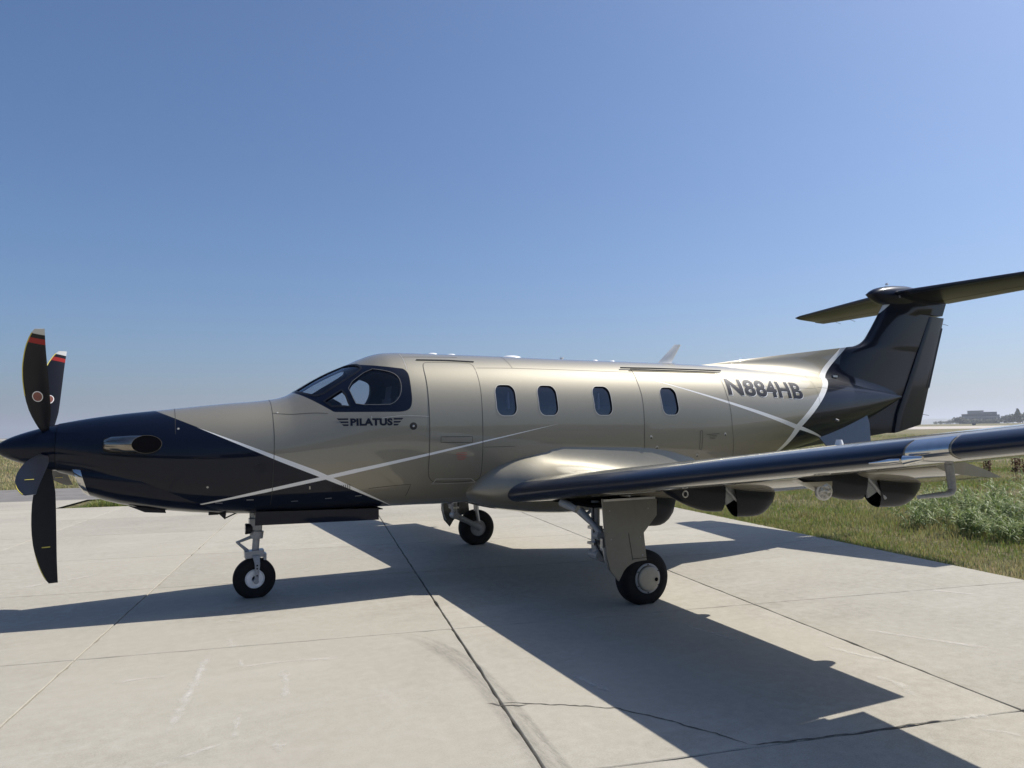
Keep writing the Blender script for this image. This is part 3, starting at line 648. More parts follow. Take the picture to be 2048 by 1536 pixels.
def fair_half(x):
    """upper half from the outer edge to the centre line: convex nose forward, hollow fillet between cabin side and wing further aft"""
    N = 26; e = 2/bn(x); cv = []
    for k in range(N):
        a = math.pi/2*k/(N-1); cv.append((bw(x)*math.cos(a)**e if k < N-1 else 0, 1.09+bt(x)*math.sin(a)**e))
    if x < 4.96: return cv
    zT = FZT(x); yT = -fside(x, zT)[1]-.012; yo = FYO(x); c = WTE(1.3)-WX0(1.3); u = (x-WX0(1.3))/c
    zo = wing_pt(1.3, min(1, max(0.0, u)), True)[2]+(yo-1.3)*.117-.012
    P0, P1, PB, P2 = (yT, zT), (yT+.06, zT-.74*(zT-zo)), (yT+.10, zo+.01), (yo, zo); bz = []
    for k in range(N):
        if k < N-4:
            t_ = k/(N-5); q = 1-t_; bz.append(tuple(q**3*P2[m]+3*q*q*t_*PB[m]+3*q*t_*t_*P1[m]+t_**3*P0[m] for m in (0, 1)))
        else: bz.append((yT*(N-1-k)/4, zT))
    f = min(1, max(0, (x-4.96)/.9)); f = f*f*(3-2*f)
    return [(a[0]*(1-f)+b[0]*f, a[1]*(1-f)+b[1]*f) for a, b in zip(cv, bz)]
def fair_full(x):
    H = fair_half(x); up = [(x, a, b) for a, b in H]+[(x, -a, b) for a, b in H[::-1][1:]]; lo = []
    e = 2/bn(x)
    for k in range(1, 32):
        a = math.pi+math.pi*k/32; c_, s_ = math.cos(a), math.sin(a); lo.append((x, bw(x)*math.copysign(abs(c_)**e, c_), 1.09-bb(x)*abs(s_)**e))
    return up+lo
MB().loft([fair_full(x) for x in [4.72, 4.724, 4.732, 4.745, 4.76, 4.78, 4.81, 4.85, 4.9, 4.95, 5.0, 5.03, 5.07, 5.12, 5.17, 5.22, 5.27, 5.33, 5.4, 5.5, 5.6, 5.75, 5.9, 6.1, 6.4, 6.7, 7.0, 7.2, 7.4, 7.6, 7.9, 8.2, 8.45, 8.7]]).build('wing_root_fairing', MAT['gold'], AIR, True, 70)
MB().tube([(4.62, -.3, .93), (4.66, -.3, .84)], [.03, .018], 8).build('belly_probe', MAT['gear'], AIR)

# ------------------------------------------------------------------ tail
def foil_z(z, le, te, tk, n=14):
    us = [1-math.cos(a) for a in np.linspace(0, math.pi/2, n)]
    return [(le+(te-le)*u, q*naca(u, tk)*(te-le), z) for u, q in [(u, -1) for u in us]+[(u, 1) for u in us[::-1][1:-1]]]
FLE = tab((2.25, 11.2), (2.9, 11.62), (3.08, 11.78), (3.13, 11.98), (3.165, 12.10), (3.2, 12.18), (3.26, 12.27), (3.351, 12.354), (3.887, 12.777), (4.02, 12.88))
HINGE = lambda z: 13.108+(z-2.328)*.5543
def fin_sec(z):
    le = FLE(z); te = HINGE(z) if z < 3.76 else 14.27+(z-3.76)*.5; ch = te+.55-le
    us = [1-math.cos(a) for a in np.linspace(0, math.pi/2, 16)]
    th = min(.13, .21/ch); return [(le+(te-le)*u, q*naca(u*(te-le)/ch, th)*ch, z) for u, q in [(u, -1) for u in us]+[(u, 1) for u in us[::-1]]]
def fin_loft(zs): return MB().loft([fin_sec(z) for z in zs])
fin = fin_loft([2.25, 2.5, 2.75, 2.9, 3.0, 3.08, 3.11, 3.13, 3.15, 3.165, 3.18, 3.2, 3.23, 3.26, 3.3, 3.351, 3.5, 3.7, 3.755, 3.762, 3.9, 4.02]).build('tail_fin', MAT['paint'], AIR, True, 50)
RTE = lambda z: 13.597+(z-1.8)*.4055
def rud_sec(z, g=.006):
    a = HINGE(z)+g; b = RTE(z); us = np.linspace(0, 1, 10)
    return [(a+(b-a)*u, q*(.080*(1-u)**.8*(.8+.2*min(1, u*9))+.004), z+(-.14*(1-u) if z < 1.81 else 0)*1) for u, q in [(u, -1) for u in us]+[(u, 1) for u in us[::-1]]]
rud = MB().loft([rud_sec(z) for z in (1.80, 2.0, 2.3, 2.8, 3.3, 3.735)]).build('rudder', MAT['navy'], AIR, True, 50)
MB().prism([(RTE(3.56)-.10, 3.56), (RTE(3.56)+.012, 3.545), (RTE(2.45)+.012, 2.45), (RTE(2.45)-.09, 2.47)], -.012, .012).build('trim_tab', MAT['ink'], rud, False)
MB().prism([(RTE(3.6)-.10, 3.6), (RTE(3.56)-.11, 3.545), (RTE(2.45)-.10, 2.45), (RTE(2.45)-.085, 2.45)], -.0215, -.0195).build('tab_gap', MAT['void'], rud, False)
MB().prism([(11.5, 1.78), (12.2, 1.612), (12.80, 1.675), (13.09, 2.28), (12.6, 2.3), (11.9, 2.0)], -.035, .035).build('tail_keel', MAT['navy'], AIR, True, 30)
for s in (-1, 1):
    k = [(10.7, 1.66), (11.2, 1.76), (11.955, 2.0), (11.952, 1.835), (11.849, 1.526), (10.9, 1.42)]
    n = len(k); v = [(x, s*(.26+(1.9-z)*.30), z) for x, z in k]+[(x, s*(.24+(1.9-z)*.30), z) for x, z in k]
    M('ventral_strake', v, [list(range(n)), [n+i for i in range(n)][::-1]]+[(i, (i+1) % n, n+(i+1) % n, n+i) for i in range(n)], MAT['grey_panel'], AIR, False)
# dorsal fin
ds = []; DTOP = tab((8.60, 2.724), (8.674, 2.729), (9.437, 2.824), (11.689, 3.095), (12.04, 3.136), (12.5, 3.16), (12.95, 3.17))
for x in np.linspace(8.60, 12.95, 40):
    top = DTOP(x); h = top-F_ZT(x)+.03
    w_, zt_, zb_, zc_, n_ = sec(x); b = min(.02+.33*min(1, h/.5)**.8, .72*w_)
    zbase = zc_+(zt_-zc_)*(1-(b/w_)**n_)**(1/n_)-.012; core = min(.045, .5*w_)
    L = []
    for q in (-1, 1):
        for t_ in (np.linspace(0, 1, 11) if q < 0 else np.linspace(1, 0, 11)):
            yy = core*math.sqrt(max(0, 1-t_))*min(1, h/.15)+(b-core*min(1, h/.15))*(1-t_)**3.2
            L.append((x, q*yy, zbase+(top-zbase)*t_))
    ds.append(L)
MB().loft(ds).build('dorsal_fin', MAT['paint'], AIR, True, 50)
# bullet and tailplane
bs = []
for k in range(21):
    t_ = k/20; x = 12.435+(13.95-12.435)*t_; zt_ = tab((0, 4.06), (.07, 4.145), (.22, 4.205), (.41, 4.243), (.6, 4.256), (.78, 4.235), (1, 4.12))(t_); zb_ = tab((0, 4.05), (.03, 4.01), (.22, 3.89), (.5, 3.87), (1, 3.95))(t_)
    hw = .012+.155*math.sin(math.pi*min(1, .04+t_*.96)**.7)**.8 if t_ < 1 else .02
    bs.append([(x, hw*math.cos(a), (zt_+zb_)/2+(zt_-zb_)/2*math.sin(a)) for a in [2*math.pi*j/32 for j in range(32)]])
MB().loft(bs).build('tail_bullet', MAT['navy'], AIR, True, 60)
def stab_pt(y, u, up, s, off=0):
    t_ = (y-.1)/2.5; le = 12.88+(13.47-12.88)*t_; te = 14.36+(14.21-14.36)*t_; zl = 4.085+.01*t_; zt_ = 3.985
    c = te-le; th = naca(u, .10)*c
    return (le+u*c, s*y, zl+(zt_-zl)*u+(th if up else -th)+off)
def stab_loop(y, u0, u1, s, n=14):
    us = [u0+(u1-u0)*(1-math.cos(a)) for a in np.linspace(0, math.pi/2, n)]
    L = [stab_pt(y, u, True, s) for u in us]+[stab_pt(y, u, False, s) for u in us[::-1]]
    if u0 < 1e-6: L = L[:-1]
    return L
for s in (-1, 1):
    st = MB().loft([stab_loop(y, 0, .64, s) for y in (.06, .30)]).build('tailplane_root', MAT['navy'], AIR, True, 40)
    st = MB().loft([stab_loop(y, 0, .64, s) for y in (.302, 1, 2, 2.5)]+[[(p[0]*.9+1.35, p[1]+s*.09, p[2]*.55+4.07*.45) for p in stab_loop(2.52, 0, .64, s)]]).build('tailplane', MAT['bronze'], AIR, True, 40)
    MB().loft([stab_loop(y, .655, 1.0, s, 8) for y in (.12, 1, 2, 2.33)]).build('elevator', MAT['bronze'], st, True, 40)
    MB().loft([stab_loop(y, .66, .985, s, 8) for y in (2.34, 2.54)]).build('elevator_horn', MAT['bronze'], st, True, 40)
    secs = []
    for y in np.linspace(.36, 2.5, 8):
        L = []
        for u, q in [((k/7)**1.6*.075, True) for k in range(7, 0, -1)]+[((k/7)**1.6*.06, False) for k in range(8)]:
            p = stab_pt(y, u, q, s); L.append((p[0]-.003, p[1], p[2]+(.003 if q else -.003)))
        secs.append(L)
    MB().loft(secs, closed=False, cap=False).build('deice_boot', MAT['boot'], st, True, 60)
    for y in (1.9, 2.25): MB().tube([stab_pt(y, 1, True, s), (stab_pt(y, 1, True, s)[0]+.14, s*y, 3.955)], .004, 5).build('static_wick', MAT['black'], st)
for z in (3.63, 1.98): MB().tube([(RTE(z), 0, z), (RTE(z)+.16, 0, z-.02)], .004, 5).build('static_wick', MAT['black'], rud)
MB().tube([(12.98, -.16, 4.06), (12.97, -.19, 4.0)], .012, 8).build('bullet_probe', MAT['steel'], AIR)
MB().lathe((12.9, 0, 4.25), (0, 0, 1), [(0, .03), (.03, .02), (.035, 0)], 12).build('tail_beacon', MAT['white'], AIR)
MB().tube([fpt(10.95, 1.9, 0), fpt(10.95, 1.9, .05)], [.02, .016], 8).build('static_drain', MAT['steel'], AIR)
MB().box((11.35, -.14, 2.60), (.10, .05, .03)).build('nav_lamp', MAT['steel'], AIR)

# ------------------------------------------------------------------ landing gear
def wheel(x, y, r, hw, rim_r, s, parent):
    prof = [(-hw*.75, rim_r), (-hw*.95, rim_r+.02), (-hw, (rim_r+r)/2), (-hw*.9, r*.90), (-hw*.62, r*.985), (-hw*.25, r), (hw*.25, r), (hw*.62, r*.985), (hw*.9, r*.90), (hw, (rim_r+r)/2), (hw*.95, rim_r+.02), (hw*.75, rim_r)]
    mb = MB(); zc = r-.018; mb.lathe((x, y, zc), (0, 1, 0), prof, 56)
    mb.v = [(a, b+(.25*(.0-(c-.012)) if c < .012 else 0)*(1 if b > y else -1), max(c, .002)) for a, b, c in mb.v]
    return mb.build('tyre', MAT['tyre'], parent, True, 45), zc
def main_gear(s):
    x, y = 6.0, s*2.255
    leg = MB(); leg.tube([(5.57, s*2.08, 1.05), (5.56, s*2.08, .62), (5.57, s*2.08, .50)], [.045, .045, .05], 14)
    leg.tube([(5.57, s*2.08, .50), (5.80, s*2.08, .385), (x, s*2.10, .27)], [.05, .04, .05], 14); leg.tube([(5.57, s*2.00, .50), (5.57, s*2.16, .50)], .055, 14)
    leg.tube([(x, s*2.06, .27), (x, s*2.33, .27)], .03, 12)
    g = leg.build('main_landing_gear', MAT['gear'], AIR)
    t_, zc = wheel(x, y, .283, .108, .125, s, g)
    rm = MB(); rm.lathe((x, y, zc), (0, 1, 0), [(-.085, .128), (-.092, .118), (-.07, .105), (-.05, .06), (-.055, .03), (-.055, 0)], 32); rm.lathe((x, y, zc), (0, 1, 0), [(.085, .128), (.092, .118), (.07, .105), (.05, .06), (.055, 0)], 32)
    rm.build('rim', MAT['gear'], g)
    for k in range(6):
        a = k*math.pi/3+.2; MB().lathe((x+.085*math.cos(a), s*(2.255-.064), zc+.085*math.sin(a)), (0, -s, 0), [(0, .016), (.006, .016), (.006, 0)], 10).build('rim_hole', MAT['void'], g)
    hc = MB(); hc.lathe((x, s*2.335, zc), (0, s, 0), [(0, .153), (.03, .151), (.034, .138), (.034, .131), (.022, .129)], 36); hc.build('hub_ring', MAT['gear'], g)
    hc = MB(); hc.lathe((x, s*2.34, zc), (0, s, 0), [(0, .127), (.042, .126), (.048, .118), (.050, .105), (.052, 0)], 36); hc.build('hub_cap', MAT['hub'], g)
    MB().lathe((x+.085, s*2.3915, zc-.012), (0, s, 0), [(0, .02), (.003, .02), (.003, 0)], 16).build('valve_hole', MAT['void'], g)
    sh = MB(); sh.tube([(5.92, s*2.10, .98), (5.945, s*2.10, .55)], .042, 14); sh.tube([(5.945, s*2.10, .58), (5.98, s*2.10, .38)], .026, 12); sh.build('shock_strut', MAT['steel'], g)
    br = MB(); br.tube([(5.345, s*1.75, 1.02), (5.43, s*1.95, .96)], [.04, .045], 10); br.tube([(5.43, s*2.0, .95), (5.50, s*2.12, .83), (5.55, s*2.2, .73)], [.045, .03, .035], 12); br.tube([(5.60, s*2.05, 1.0), (5.50, s*2.0, .9)], .018, 8)
    br.lathe((5.545, s*2.12, .71), (0, s, 0), [(0, .05), (.1, .05)], 16); br.build('drag_brace', MAT['gear'], g)
    cal = MB(); cal.box((5.475, s*2.36, .66), (.035, .04, .09)); cal.tube([(5.47, s*2.36, .66), (5.49, s*2.37, .5), (5.53, s*2.37, .40)], .012, 8); cal.build('brake_line', MAT['steel'], g)
    for k in range(6):
        a = k*math.pi/3+.5; MB().lathe((x+.141*math.cos(a), s*2.368, zc+.141*math.sin(a)), (0, s, 0), [(0, .007), (.004, .006), (.004, 0)], 8).build('hub_bolt', MAT['void'], g)
    hs_ = MB(); hs_.tube([(5.52, s*2.12, 1.0), (5.50, s*2.14, .78), (5.53, s*2.16, .6), (5.62, s*2.17, .45), (5.80, s*2.16, .36), (5.95, s*2.15, .34)], .009, 8); hs_.tube([(5.60, s*2.04, .98), (5.63, s*2.03, .74), (5.60, s*2.02, .58)], .007, 8); hs_.build('brake_hose', MAT['black'], g)
    fk = MB(); fk.box((5.56, s*2.08, .78), (.11, .12, .03)); fk.box((5.56, s*2.08, .62), (.12, .13, .025)); fk.box((5.60, s*2.14, .70), (.03, .03, .14)); fk.build('leg_collar', MAT['steel'], g)
    for bx_, bz_ in ((5.52, .98), (5.98, .98), (5.53, .70), (5.88, .70), (5.90, .52)): MB().lathe((bx_, s*2.425, bz_), (0, s, 0), [(0, .008), (.004, .007), (.004, 0)], 8).build('door_bolt', MAT['gear'], g)
    MB().prism([(5.735, .745), (5.739, .745), (5.782, .475), (5.778, .475)], s*2.4255, s*2.428).build('door_crease', MAT['seam'], g, False); MB().prism([(5.782, .492), (5.945, .492), (5.945, .486), (5.782, .486)], s*2.4255, s*2.428).build('door_crease', MAT['seam'], g, False)
    MB().box((5.76, s*2.415, 1.085), (.62, .03, .02)).build('door_hinge', MAT['steel'], g, False)
    d = [(5.438, 1.10), (6.092, 1.07), (6.087, .906), (5.922, .74), (5.949, .463), (5.88, .462)]+[(5.88-.01-.30*math.sin(a)*.78, .462-.175*(1-math.cos(a))-.0) for a in np.linspace(.25, 1.25, 5)]+[(5.61, .285), (5.515, .395), (5.475, .552)]
    MB().prism(d, s*2.405, s*2.425).build('gear_door', MAT['matte_gold'], g, True, 30)
    return g
main_gear(-1); main_gear(1)
MB().box((5.8, -1.75, WZ(1.75)-.125), (.8, 1.1, .03)).build('wheel_well', MAT['void'], WING_P, False)
MB().box((5.8, 1.75, WZ(1.75)-.125), (.8, 1.1, .03)).build('wheel_well', MAT['void'], WING_S, False)
ng = MB(); ng.tube([(2.462, 0, 1.05), (2.45, 0, .70)], .058, 18); ng.box((2.43, 0, .80), (.12, .14, .12)); ng.tube([(2.452, 0, .72), (2.448, 0, .64)], [.075, .07], 18); ng.tube([(2.449, 0, .66), (2.435, 0, .46)], .038, 16)
ng.box((2.425, 0, .475), (.20, .15, .075), Matrix.Rotation(-.05, 3, 'Y')); ng.box((2.535, 0, .44), (.03, .15, .07)); ng.tube([(2.40, 0, 1.05), (2.415, 0, .86), (2.40, 0, .84)], [.035, .03, .05], 10); ng.box((2.54, 0, .83), (.05, .08, .05))
for q in (-1, 1):
    ng.loft([[(2.40, q*.10, .46), (2.475, q*.10, .46), (2.475, q*.075, .46), (2.40, q*.075, .46)], [(2.423, q*.125, .37), (2.478, q*.125, .37), (2.478, q*.105, .37), (2.423, q*.105, .37)], [(2.425, q*.128, .26), (2.468, q*.128, .26), (2.468, q*.108, .26), (2.425, q*.108, .26)], [(2.418, q*.128, .175), (2.458, q*.128, .175), (2.458, q*.108, .175), (2.418, q*.108, .175)]])
ng.tube([(2.437, -.14, .19), (2.437, .14, .19)], .028, 14)
NG = ng.build('nose_landing_gear', MAT['gear'], AIR, True, 35)
tl = MB(); tl.tube([(2.40, 0, .66), (2.25, 0, .608)], [.02, .014], 8); tl.tube([(2.25, 0, .608), (2.36, 0, .505)], [.014, .02], 8); tl.tube([(2.25, -.03, .608), (2.25, .03, .608)], .014, 8); tl.build('torque_link', MAT['gear'], NG)
for q in (-.085, .085):
    for z in (.36, .325, .25): MB().lathe((2.447, q*1.5, z), (0, math.copysign(1, q), 0), [(0, .009), (.002, .009), (.002, 0)], 10).build('lightening_hole', MAT['void'], NG)
ll = MB(); ll.lathe((2.40, -.05, .755), (-1, 0, 0), [(0, .03), (.02, .055), (.07, .06), (.075, .054)], 20); ll.build('taxi_light', MAT['black'], NG)
ll = MB(); ll.lathe((2.328, -.05, .755), (-1, 0, 0), [(0, .054), (.006, .03), (.008, 0)], 20); ll.build('taxi_light_lens', MAT['lens'], NG)
t_, zc = wheel(2.43, 0, .225, .078, .10, -1, NG)
rm = MB()
for q in (-1, 1): rm.lathe((2.43, 0, zc), (0, q, 0), [(.06, .104), (.068, .096), (.055, .08), (.05, .05), (.06, .03), (.06, 0)], 32)
rm.build('rim', MAT['white'], NG)
for k in range(4): MB().lathe((2.43+.066*math.cos(k*1.57+.6), -.056, zc+.066*math.sin(k*1.57+.6)), (0, -1, 0), [(0, .008), (.003, .008), (.003, 0)], 8).build('rim_bolt', MAT['void'], NG)
for s in (-1, 1):
    P = [(2.402, .960), (3.74, .922), (3.749, .905), (3.749, .792), (2.403, .815)]
    MB().prism(P, s*.30, s*.315).build('nose_gear_door', MAT['navy'], AIR, True, 30)
MB().prism([(2.42, .93), (3.80, .915), (3.80, .905), (2.42, .90)], -.30, .30).build('nose_wheel_bay', MAT['void'], AIR, False)
# ------------------------------------------------------------------ the setting
GA = math.radians(10.7); CU, SU = math.cos(GA), math.sin(GA)
def uv2xy(u, v): return (u*CU+v*SU, -u*SU+v*CU)
def concrete_material(name, seed_attr=True):
    t = NT(name); co = t.coord(); oi = t.new('ShaderNodeObjectInfo')
    base = t.ramp(t.noise(.9, 5, .6, co), [(.30, (.328, .307, .252)), (.50, (.370, .348, .288)), (.72, (.404, .382, .320))])
    br = t.noise(1.0, 5, .7, t.mapping(co, (5, 170, 1), (0, 0, GA)))          # broom finish
    fine = t.noise(95, 4, .75, co)
    c = t.mix(t.ramp(br, [(.35, (0, 0, 0)), (.7, (.16, .16, .16))]), base, (.225, .205, .170, 1))
    c = t.mix(t.ramp(fine, [(.36, (0, 0, 0)), (.70, (.85, .85, .85))]), c, (.215, .195, .160, 1))
    # pale scuffs and worn, whitish patches; darker stains
    sc = t.ramp(t.noise(1.0, 6, .72, t.mapping(co, (.55, 2.6, 1), (0, 0, GA+.12))), [(.52, (0, 0, 0)), (.70, (.60, .60, .60))])
    c = t.mix(sc, c, (.395, .37, .322, 1))
    sc2 = t.ramp(t.noise(1.0, 8, .78, t.mapping(co, (2.2, .5, 1), (0, 0, GA-.5))), [(.58, (0, 0, 0)), (.70, (.5, .5, .5))])
    c = t.mix(sc2, c, (.42, .395, .35, 1))
    dk = t.ramp(t.noise(.55, 6, .65, t.mapping(co, (1, 1, 1), (.4, 0, 0))), [(.48, (0, 0, 0)), (.72, (.55, .55, .55))])
    c = t.mix(dk, c, (.222, .203, .170, 1))
    spk = t.ramp(t.noise(38, 2, .5, co), [(.74, (0, 0, 0)), (.78, (.6, .6, .6))])
    c = t.mix(spk, c, (.16, .145, .12, 1))
    med = t.ramp(t.noise(11, 5, .7, co), [(.40, (0, 0, 0)), (.68, (.55, .55, .55))]); c = t.mix(med, c, (.40, .375, .325, 1))
    drip = t.ramp(t.noise(2.6, 3, .5, co), [(.715, (0, 0, 0)), (.76, (.35, .35, .35))]); c = t.mix(drip, c, (.15, .135, .115, 1))
    pk = t.ramp(t.noise(.35, 4, .6, t.mapping(co, (1, 1, 1), (2, 1, 0))), [(.45, (0, 0, 0)), (.65, (.5, .5, .5))]); c = t.mix(pk, c, (.335, .306, .252, 1))
    hs = t.new('ShaderNodeHueSaturation'); t.link(c, hs.inputs['Color']); t.link(t.math('MULTIPLY_ADD', oi.outputs['Random'], .12, .94), hs.inputs['Value']); t.link(hs.outputs[0], t.b.inputs['Base Color'])
    t.b.inputs['Roughness'].default_value = .85
    h = t.math('ADD', t.math('MULTIPLY', fine, .5), br); t.bump(h, .5, .005); return t.m
MAT['concrete'] = concrete_material('broomed_concrete')
def field_material(name, near):
    t = NT(name); co = t.coord()
    a = t.ramp(t.noise(.16, 6, .65, co), [(.32, (.15, .155, .065)), (.5, (.23, .205, .11)), (.66, (.31, .265, .16))])
    b = t.ramp(t.noise(3.5, 6, .75, co), [(.35, (.35, .35, .35)), (.7, (1.25, 1.25, 1.25))])
    mx = t.new('ShaderNodeMix', data_type='RGBA', blend_type='MULTIPLY'); mx.inputs[0].default_value = 1; t.link(a, mx.inputs[6]); t.link(b, mx.inputs[7])
    t.link(mx.outputs[2], t.b.inputs['Base Color']); t.b.inputs['Roughness'].default_value = .95; t.b.inputs['Specular IOR Level'].default_value = .1
    t.bump(t.noise(9, 5, .8, co), .9, .12); return t.m
MAT['field'] = field_material('dry_field', True)
MAT['asphalt'] = simple('worn_asphalt', (.155, .145, .135), .9, 0, 0, 0, .18, 1.4)
MAT['runway'] = simple('pale_runway', (.42, .37, .32), .9, 0, 0, 0, .08, .05)
MAT['filler'] = simple('joint_filler', (.08, .072, .06), .9)
# terrain: level around the apron, rising gently beyond the runway on the right
TH = math.radians(57.7); TX, TY = math.sin(TH), math.cos(TH)
TZ = tab((-9000, -.07), (340, -.07), (400, .0), (520, 1.15), (700, 2.7), (1200, 3.2), (9000, 4.5))
ts = [-9000, -2000, -400, -100, -30, 0, 30, 100, 200, 300, 340, 370, 400, 430, 460, 490, 520, 560, 610, 700, 900, 1200, 2500, 5000, 9000]; ss = [-9000, -3000, -1000, -300, -100, 0, 100, 300, 1000, 3000, 9000]
V = [(t*TX-q*TY, t*TY+q*TX, TZ(t)) for t in ts for q in ss]; n = len(ss)
F = [(i*n+k, i*n+k+1, (i+1)*n+k+1, (i+1)*n+k) for i in range(len(ts)-1) for k in range(n-1)]
tag(M('field', V, F, MAT['field']), kind='structure')
def tstrip(name, t0, t1, q0, q1, mat, dz, k=8):
    V = [(t*TX-q*TY, t*TY+q*TX, TZ(t)+dz) for t in np.linspace(t0, t1, k) for q in (q0, q1)]
    return tag(M(name, V, [(2*i, 2*i+1, 2*i+3, 2*i+2) for i in range(k-1)], mat), kind='structure')
tstrip('runway', 405, 520, -2500, 2500, MAT['runway'], .06)
# concrete apron: individual slabs in view, one sheet round them
UL = [-14.1, -11.04, -7.98, -4.92, -1.86, 1.20, 4.27, 7.35, 10.90]; VL = [-10.35, -7.38, -4.43, -1.50, 1.31, 3.80, 6.70, 9.65, 12.70]
def sheet(name, quads, z, mat, parent=None):
    v = []; f = []
    for u0, v0, u1, v1 in quads:
        n = len(v); v += [(*uv2xy(a, b), z) for a, b in ((u0, v0), (u1, v0), (u1, v1), (u0, v1))]; f.append((n, n+1, n+2, n+3))
    return M(name, v, f, mat, parent, False)
APRON = tag(sheet('apron', [(-80, -90, UL[0], 15.4), (UL[0], -90, 10.9, VL[0]), (UL[0], VL[-1]+.012, -3.5, 15.4)], 0.0, MAT['concrete']), kind='structure')
sheet('joint_filler', [(UL[0]-.0, VL[0]-.0, UL[-1], VL[-1])], -.022, MAT['filler'], APRON)
def slab(u0, v0, u1, v1):
    """slab with an eased, slightly chipped edge"""
    g = [random.uniform(.002, .0042) for _ in range(4)]
    if abs(u1-4.27) < .01: g[1] = .0055
    if abs(u0-4.27) < .01: g[3] = .0045
    u0 += g[3]; u1 -= g[1]; v0 += g[0]; v1 -= g[2]; P = []
    N = 26; rr = lambda: random.uniform(0, .004) if random.random() < .75 else random.uniform(.003, .012)
    edge = [(u0+(u1-u0)*i/N, v0) for i in range(N)]+[(u1, v0+(v1-v0)*i/N) for i in range(N)]+[(u1-(u1-u0)*i/N, v1) for i in range(N)]+[(u0, v1-(v1-v0)*i/N) for i in range(N)]
    cu, cv = (u0+u1)/2, (v0+v1)/2; top = []; low = []; bot = []
    for a, b in edge:
        d = rr(); sx = (cu-a)/abs(cu-a) if abs(abs(cu-a)-(u1-u0)/2) < 1e-6 else 0; sy = (cv-b)/abs(cv-b) if abs(abs(cv-b)-(v1-v0)/2) < 1e-6 else 0
        a += sx*d; b += sy*d
        top.append((*uv2xy(a+sx*.005, b+sy*.005), 0.0)); low.append((*uv2xy(a, b), -.005)); bot.append((*uv2xy(a, b), -.02))
    K = len(edge); v = top+low+bot
    f = [list(range(K))]+[(i, (i+1) % K, K+(i+1) % K, K+i) for i in range(K)]+[(K+i, K+(i+1) % K, 2*K+(i+1) % K, 2*K+i) for i in range(K)]
    return M('concrete_slab', v, f, MAT['concrete'], APRON, False)
SL = {}
for i in range(len(UL)-1):
    for j in range(len(VL)-1): SL[i, j] = slab(UL[i], VL[j], UL[i+1], VL[j+1])
# taxiway beyond the apron
tag(sheet('taxiway', [(-400, 15.42, 11.0, 21.1)], -.01, MAT['asphalt']), kind='structure')
# crack across one slab, tyre marks, chalky scrapes: thin marks lying on the concrete
def ground_ribbon(name, pts, w, mat, z=.0022, jit=0, taper=True, parent=APRON, step=.03):
    P = []
    for i in range(len(pts)-1):
        a, b = pts[i], pts[i+1]; k = max(1, int(math.hypot(b[0]-a[0], b[1]-a[1])/step)); P += [(a[0]+(b[0]-a[0])*j/k, a[1]+(b[1]-a[1])*j/k) for j in range(k)]
    P.append(pts[-1]); v = []; fade = []; n = len(P); ox = 0
    for i, (x, y) in enumerate(P):
        p, q = P[max(0, i-1)], P[min(n-1, i+1)]; dx, dy = q[0]-p[0], q[1]-p[1]; L = math.hypot(dx, dy) or 1; nx, ny = -dy/L, dx/L
        ox = ox*.8+random.gauss(0, jit); ww = w*(random.uniform(.35, 1.3) if jit else 1)*(min(1, 6*min(i, n-1-i)/n+.12) if taper else 1)
        v += [(x+nx*(ox+ww*q), y+ny*(ox+ww*q), z) for q in (.5, .25, 0, -.25, -.5)]; e_ = min(1, 5*min(i, n-1-i)/n); fade += [0, .7*e_, e_, .7*e_, 0]
    o = M(name, v, [(5*i+k, 5*i+k+1, 5*i+k+6, 5*i+k+5) for i in range(n-1) for k in range(4)], mat, parent, False)
    ca = o.data.color_attributes.new('fade', 'FLOAT_COLOR', 'POINT'); ca.data.foreach_set('color', np.repeat(np.array(fade, np.float32), 4)); return o
ground_ribbon('crack', [(3.48, -4.08), (3.60, -4.14), (3.73, -4.22), (3.98, -4.37), (4.19, -4.52), (4.30, -4.72), (4.41, -4.95), (4.55, -5.34)], .012, MAT['filler'], .0022, .006, True)
ground_ribbon('crack', [(3.48, -4.08), (3.56, -4.15), (3.65, -4.20), (3.72, -4.215)], .014, MAT['filler'], .003, .007, True)
ground_ribbon('crack', [(4.55, -5.34), (4.9, -5.43), (5.3, -5.51), (5.9, -5.62)], .016, MAT['filler'], .003, .005, True)
def mark_material(name, col, lo, hi, amax, sx, sy, rot):
    t = NT(name); t.b.inputs['Roughness'].default_value = .85; t.b.inputs['Base Color'].default_value = (*col, 1)
    n = t.noise(1.0, 6, .75, t.mapping(t.coord(), (sx, sy, 1), (0, 0, rot)))
    a = t.ramp(n, [(lo, (0, 0, 0)), (hi, (amax, amax, amax))]); at = t.new('ShaderNodeAttribute'); at.attribute_name = 'fade'; t.link(t.math('MULTIPLY', a, at.outputs['Fac']), t.b.inputs['Alpha']); return t.m
MAT['skid'] = mark_material('rubber_mark', (.13, .122, .112), .34, .8, .46, 60, 7, .25)
MAT['chalk'] = mark_material('pale_scrape', (.60, .575, .525), .36, .65, .7, 8, 8, 0)
def arc(pts, n=24):
    fx = tab(*[(i, p[0]) for i, p in enumerate(pts)]); fy = tab(*[(i, p[1]) for i, p in enumerate(pts)]); return [(fx(t), fy(t)) for t in np.linspace(0, len(pts)-1, n)]
sk = [(3.27, -2.10), (3.45, -2.30), (3.58, -2.75), (3.62, -3.30), (3.56, -4.0), (3.44, -4.85), (3.25, -6.0)]
ground_ribbon('tyre_mark', arc(sk), .17, MAT['skid'], .0008, 0, True)
ground_ribbon('tyre_mark', arc([(x+.10, y) for x, y in sk]), .07, MAT['skid'], .0012, 0, True)
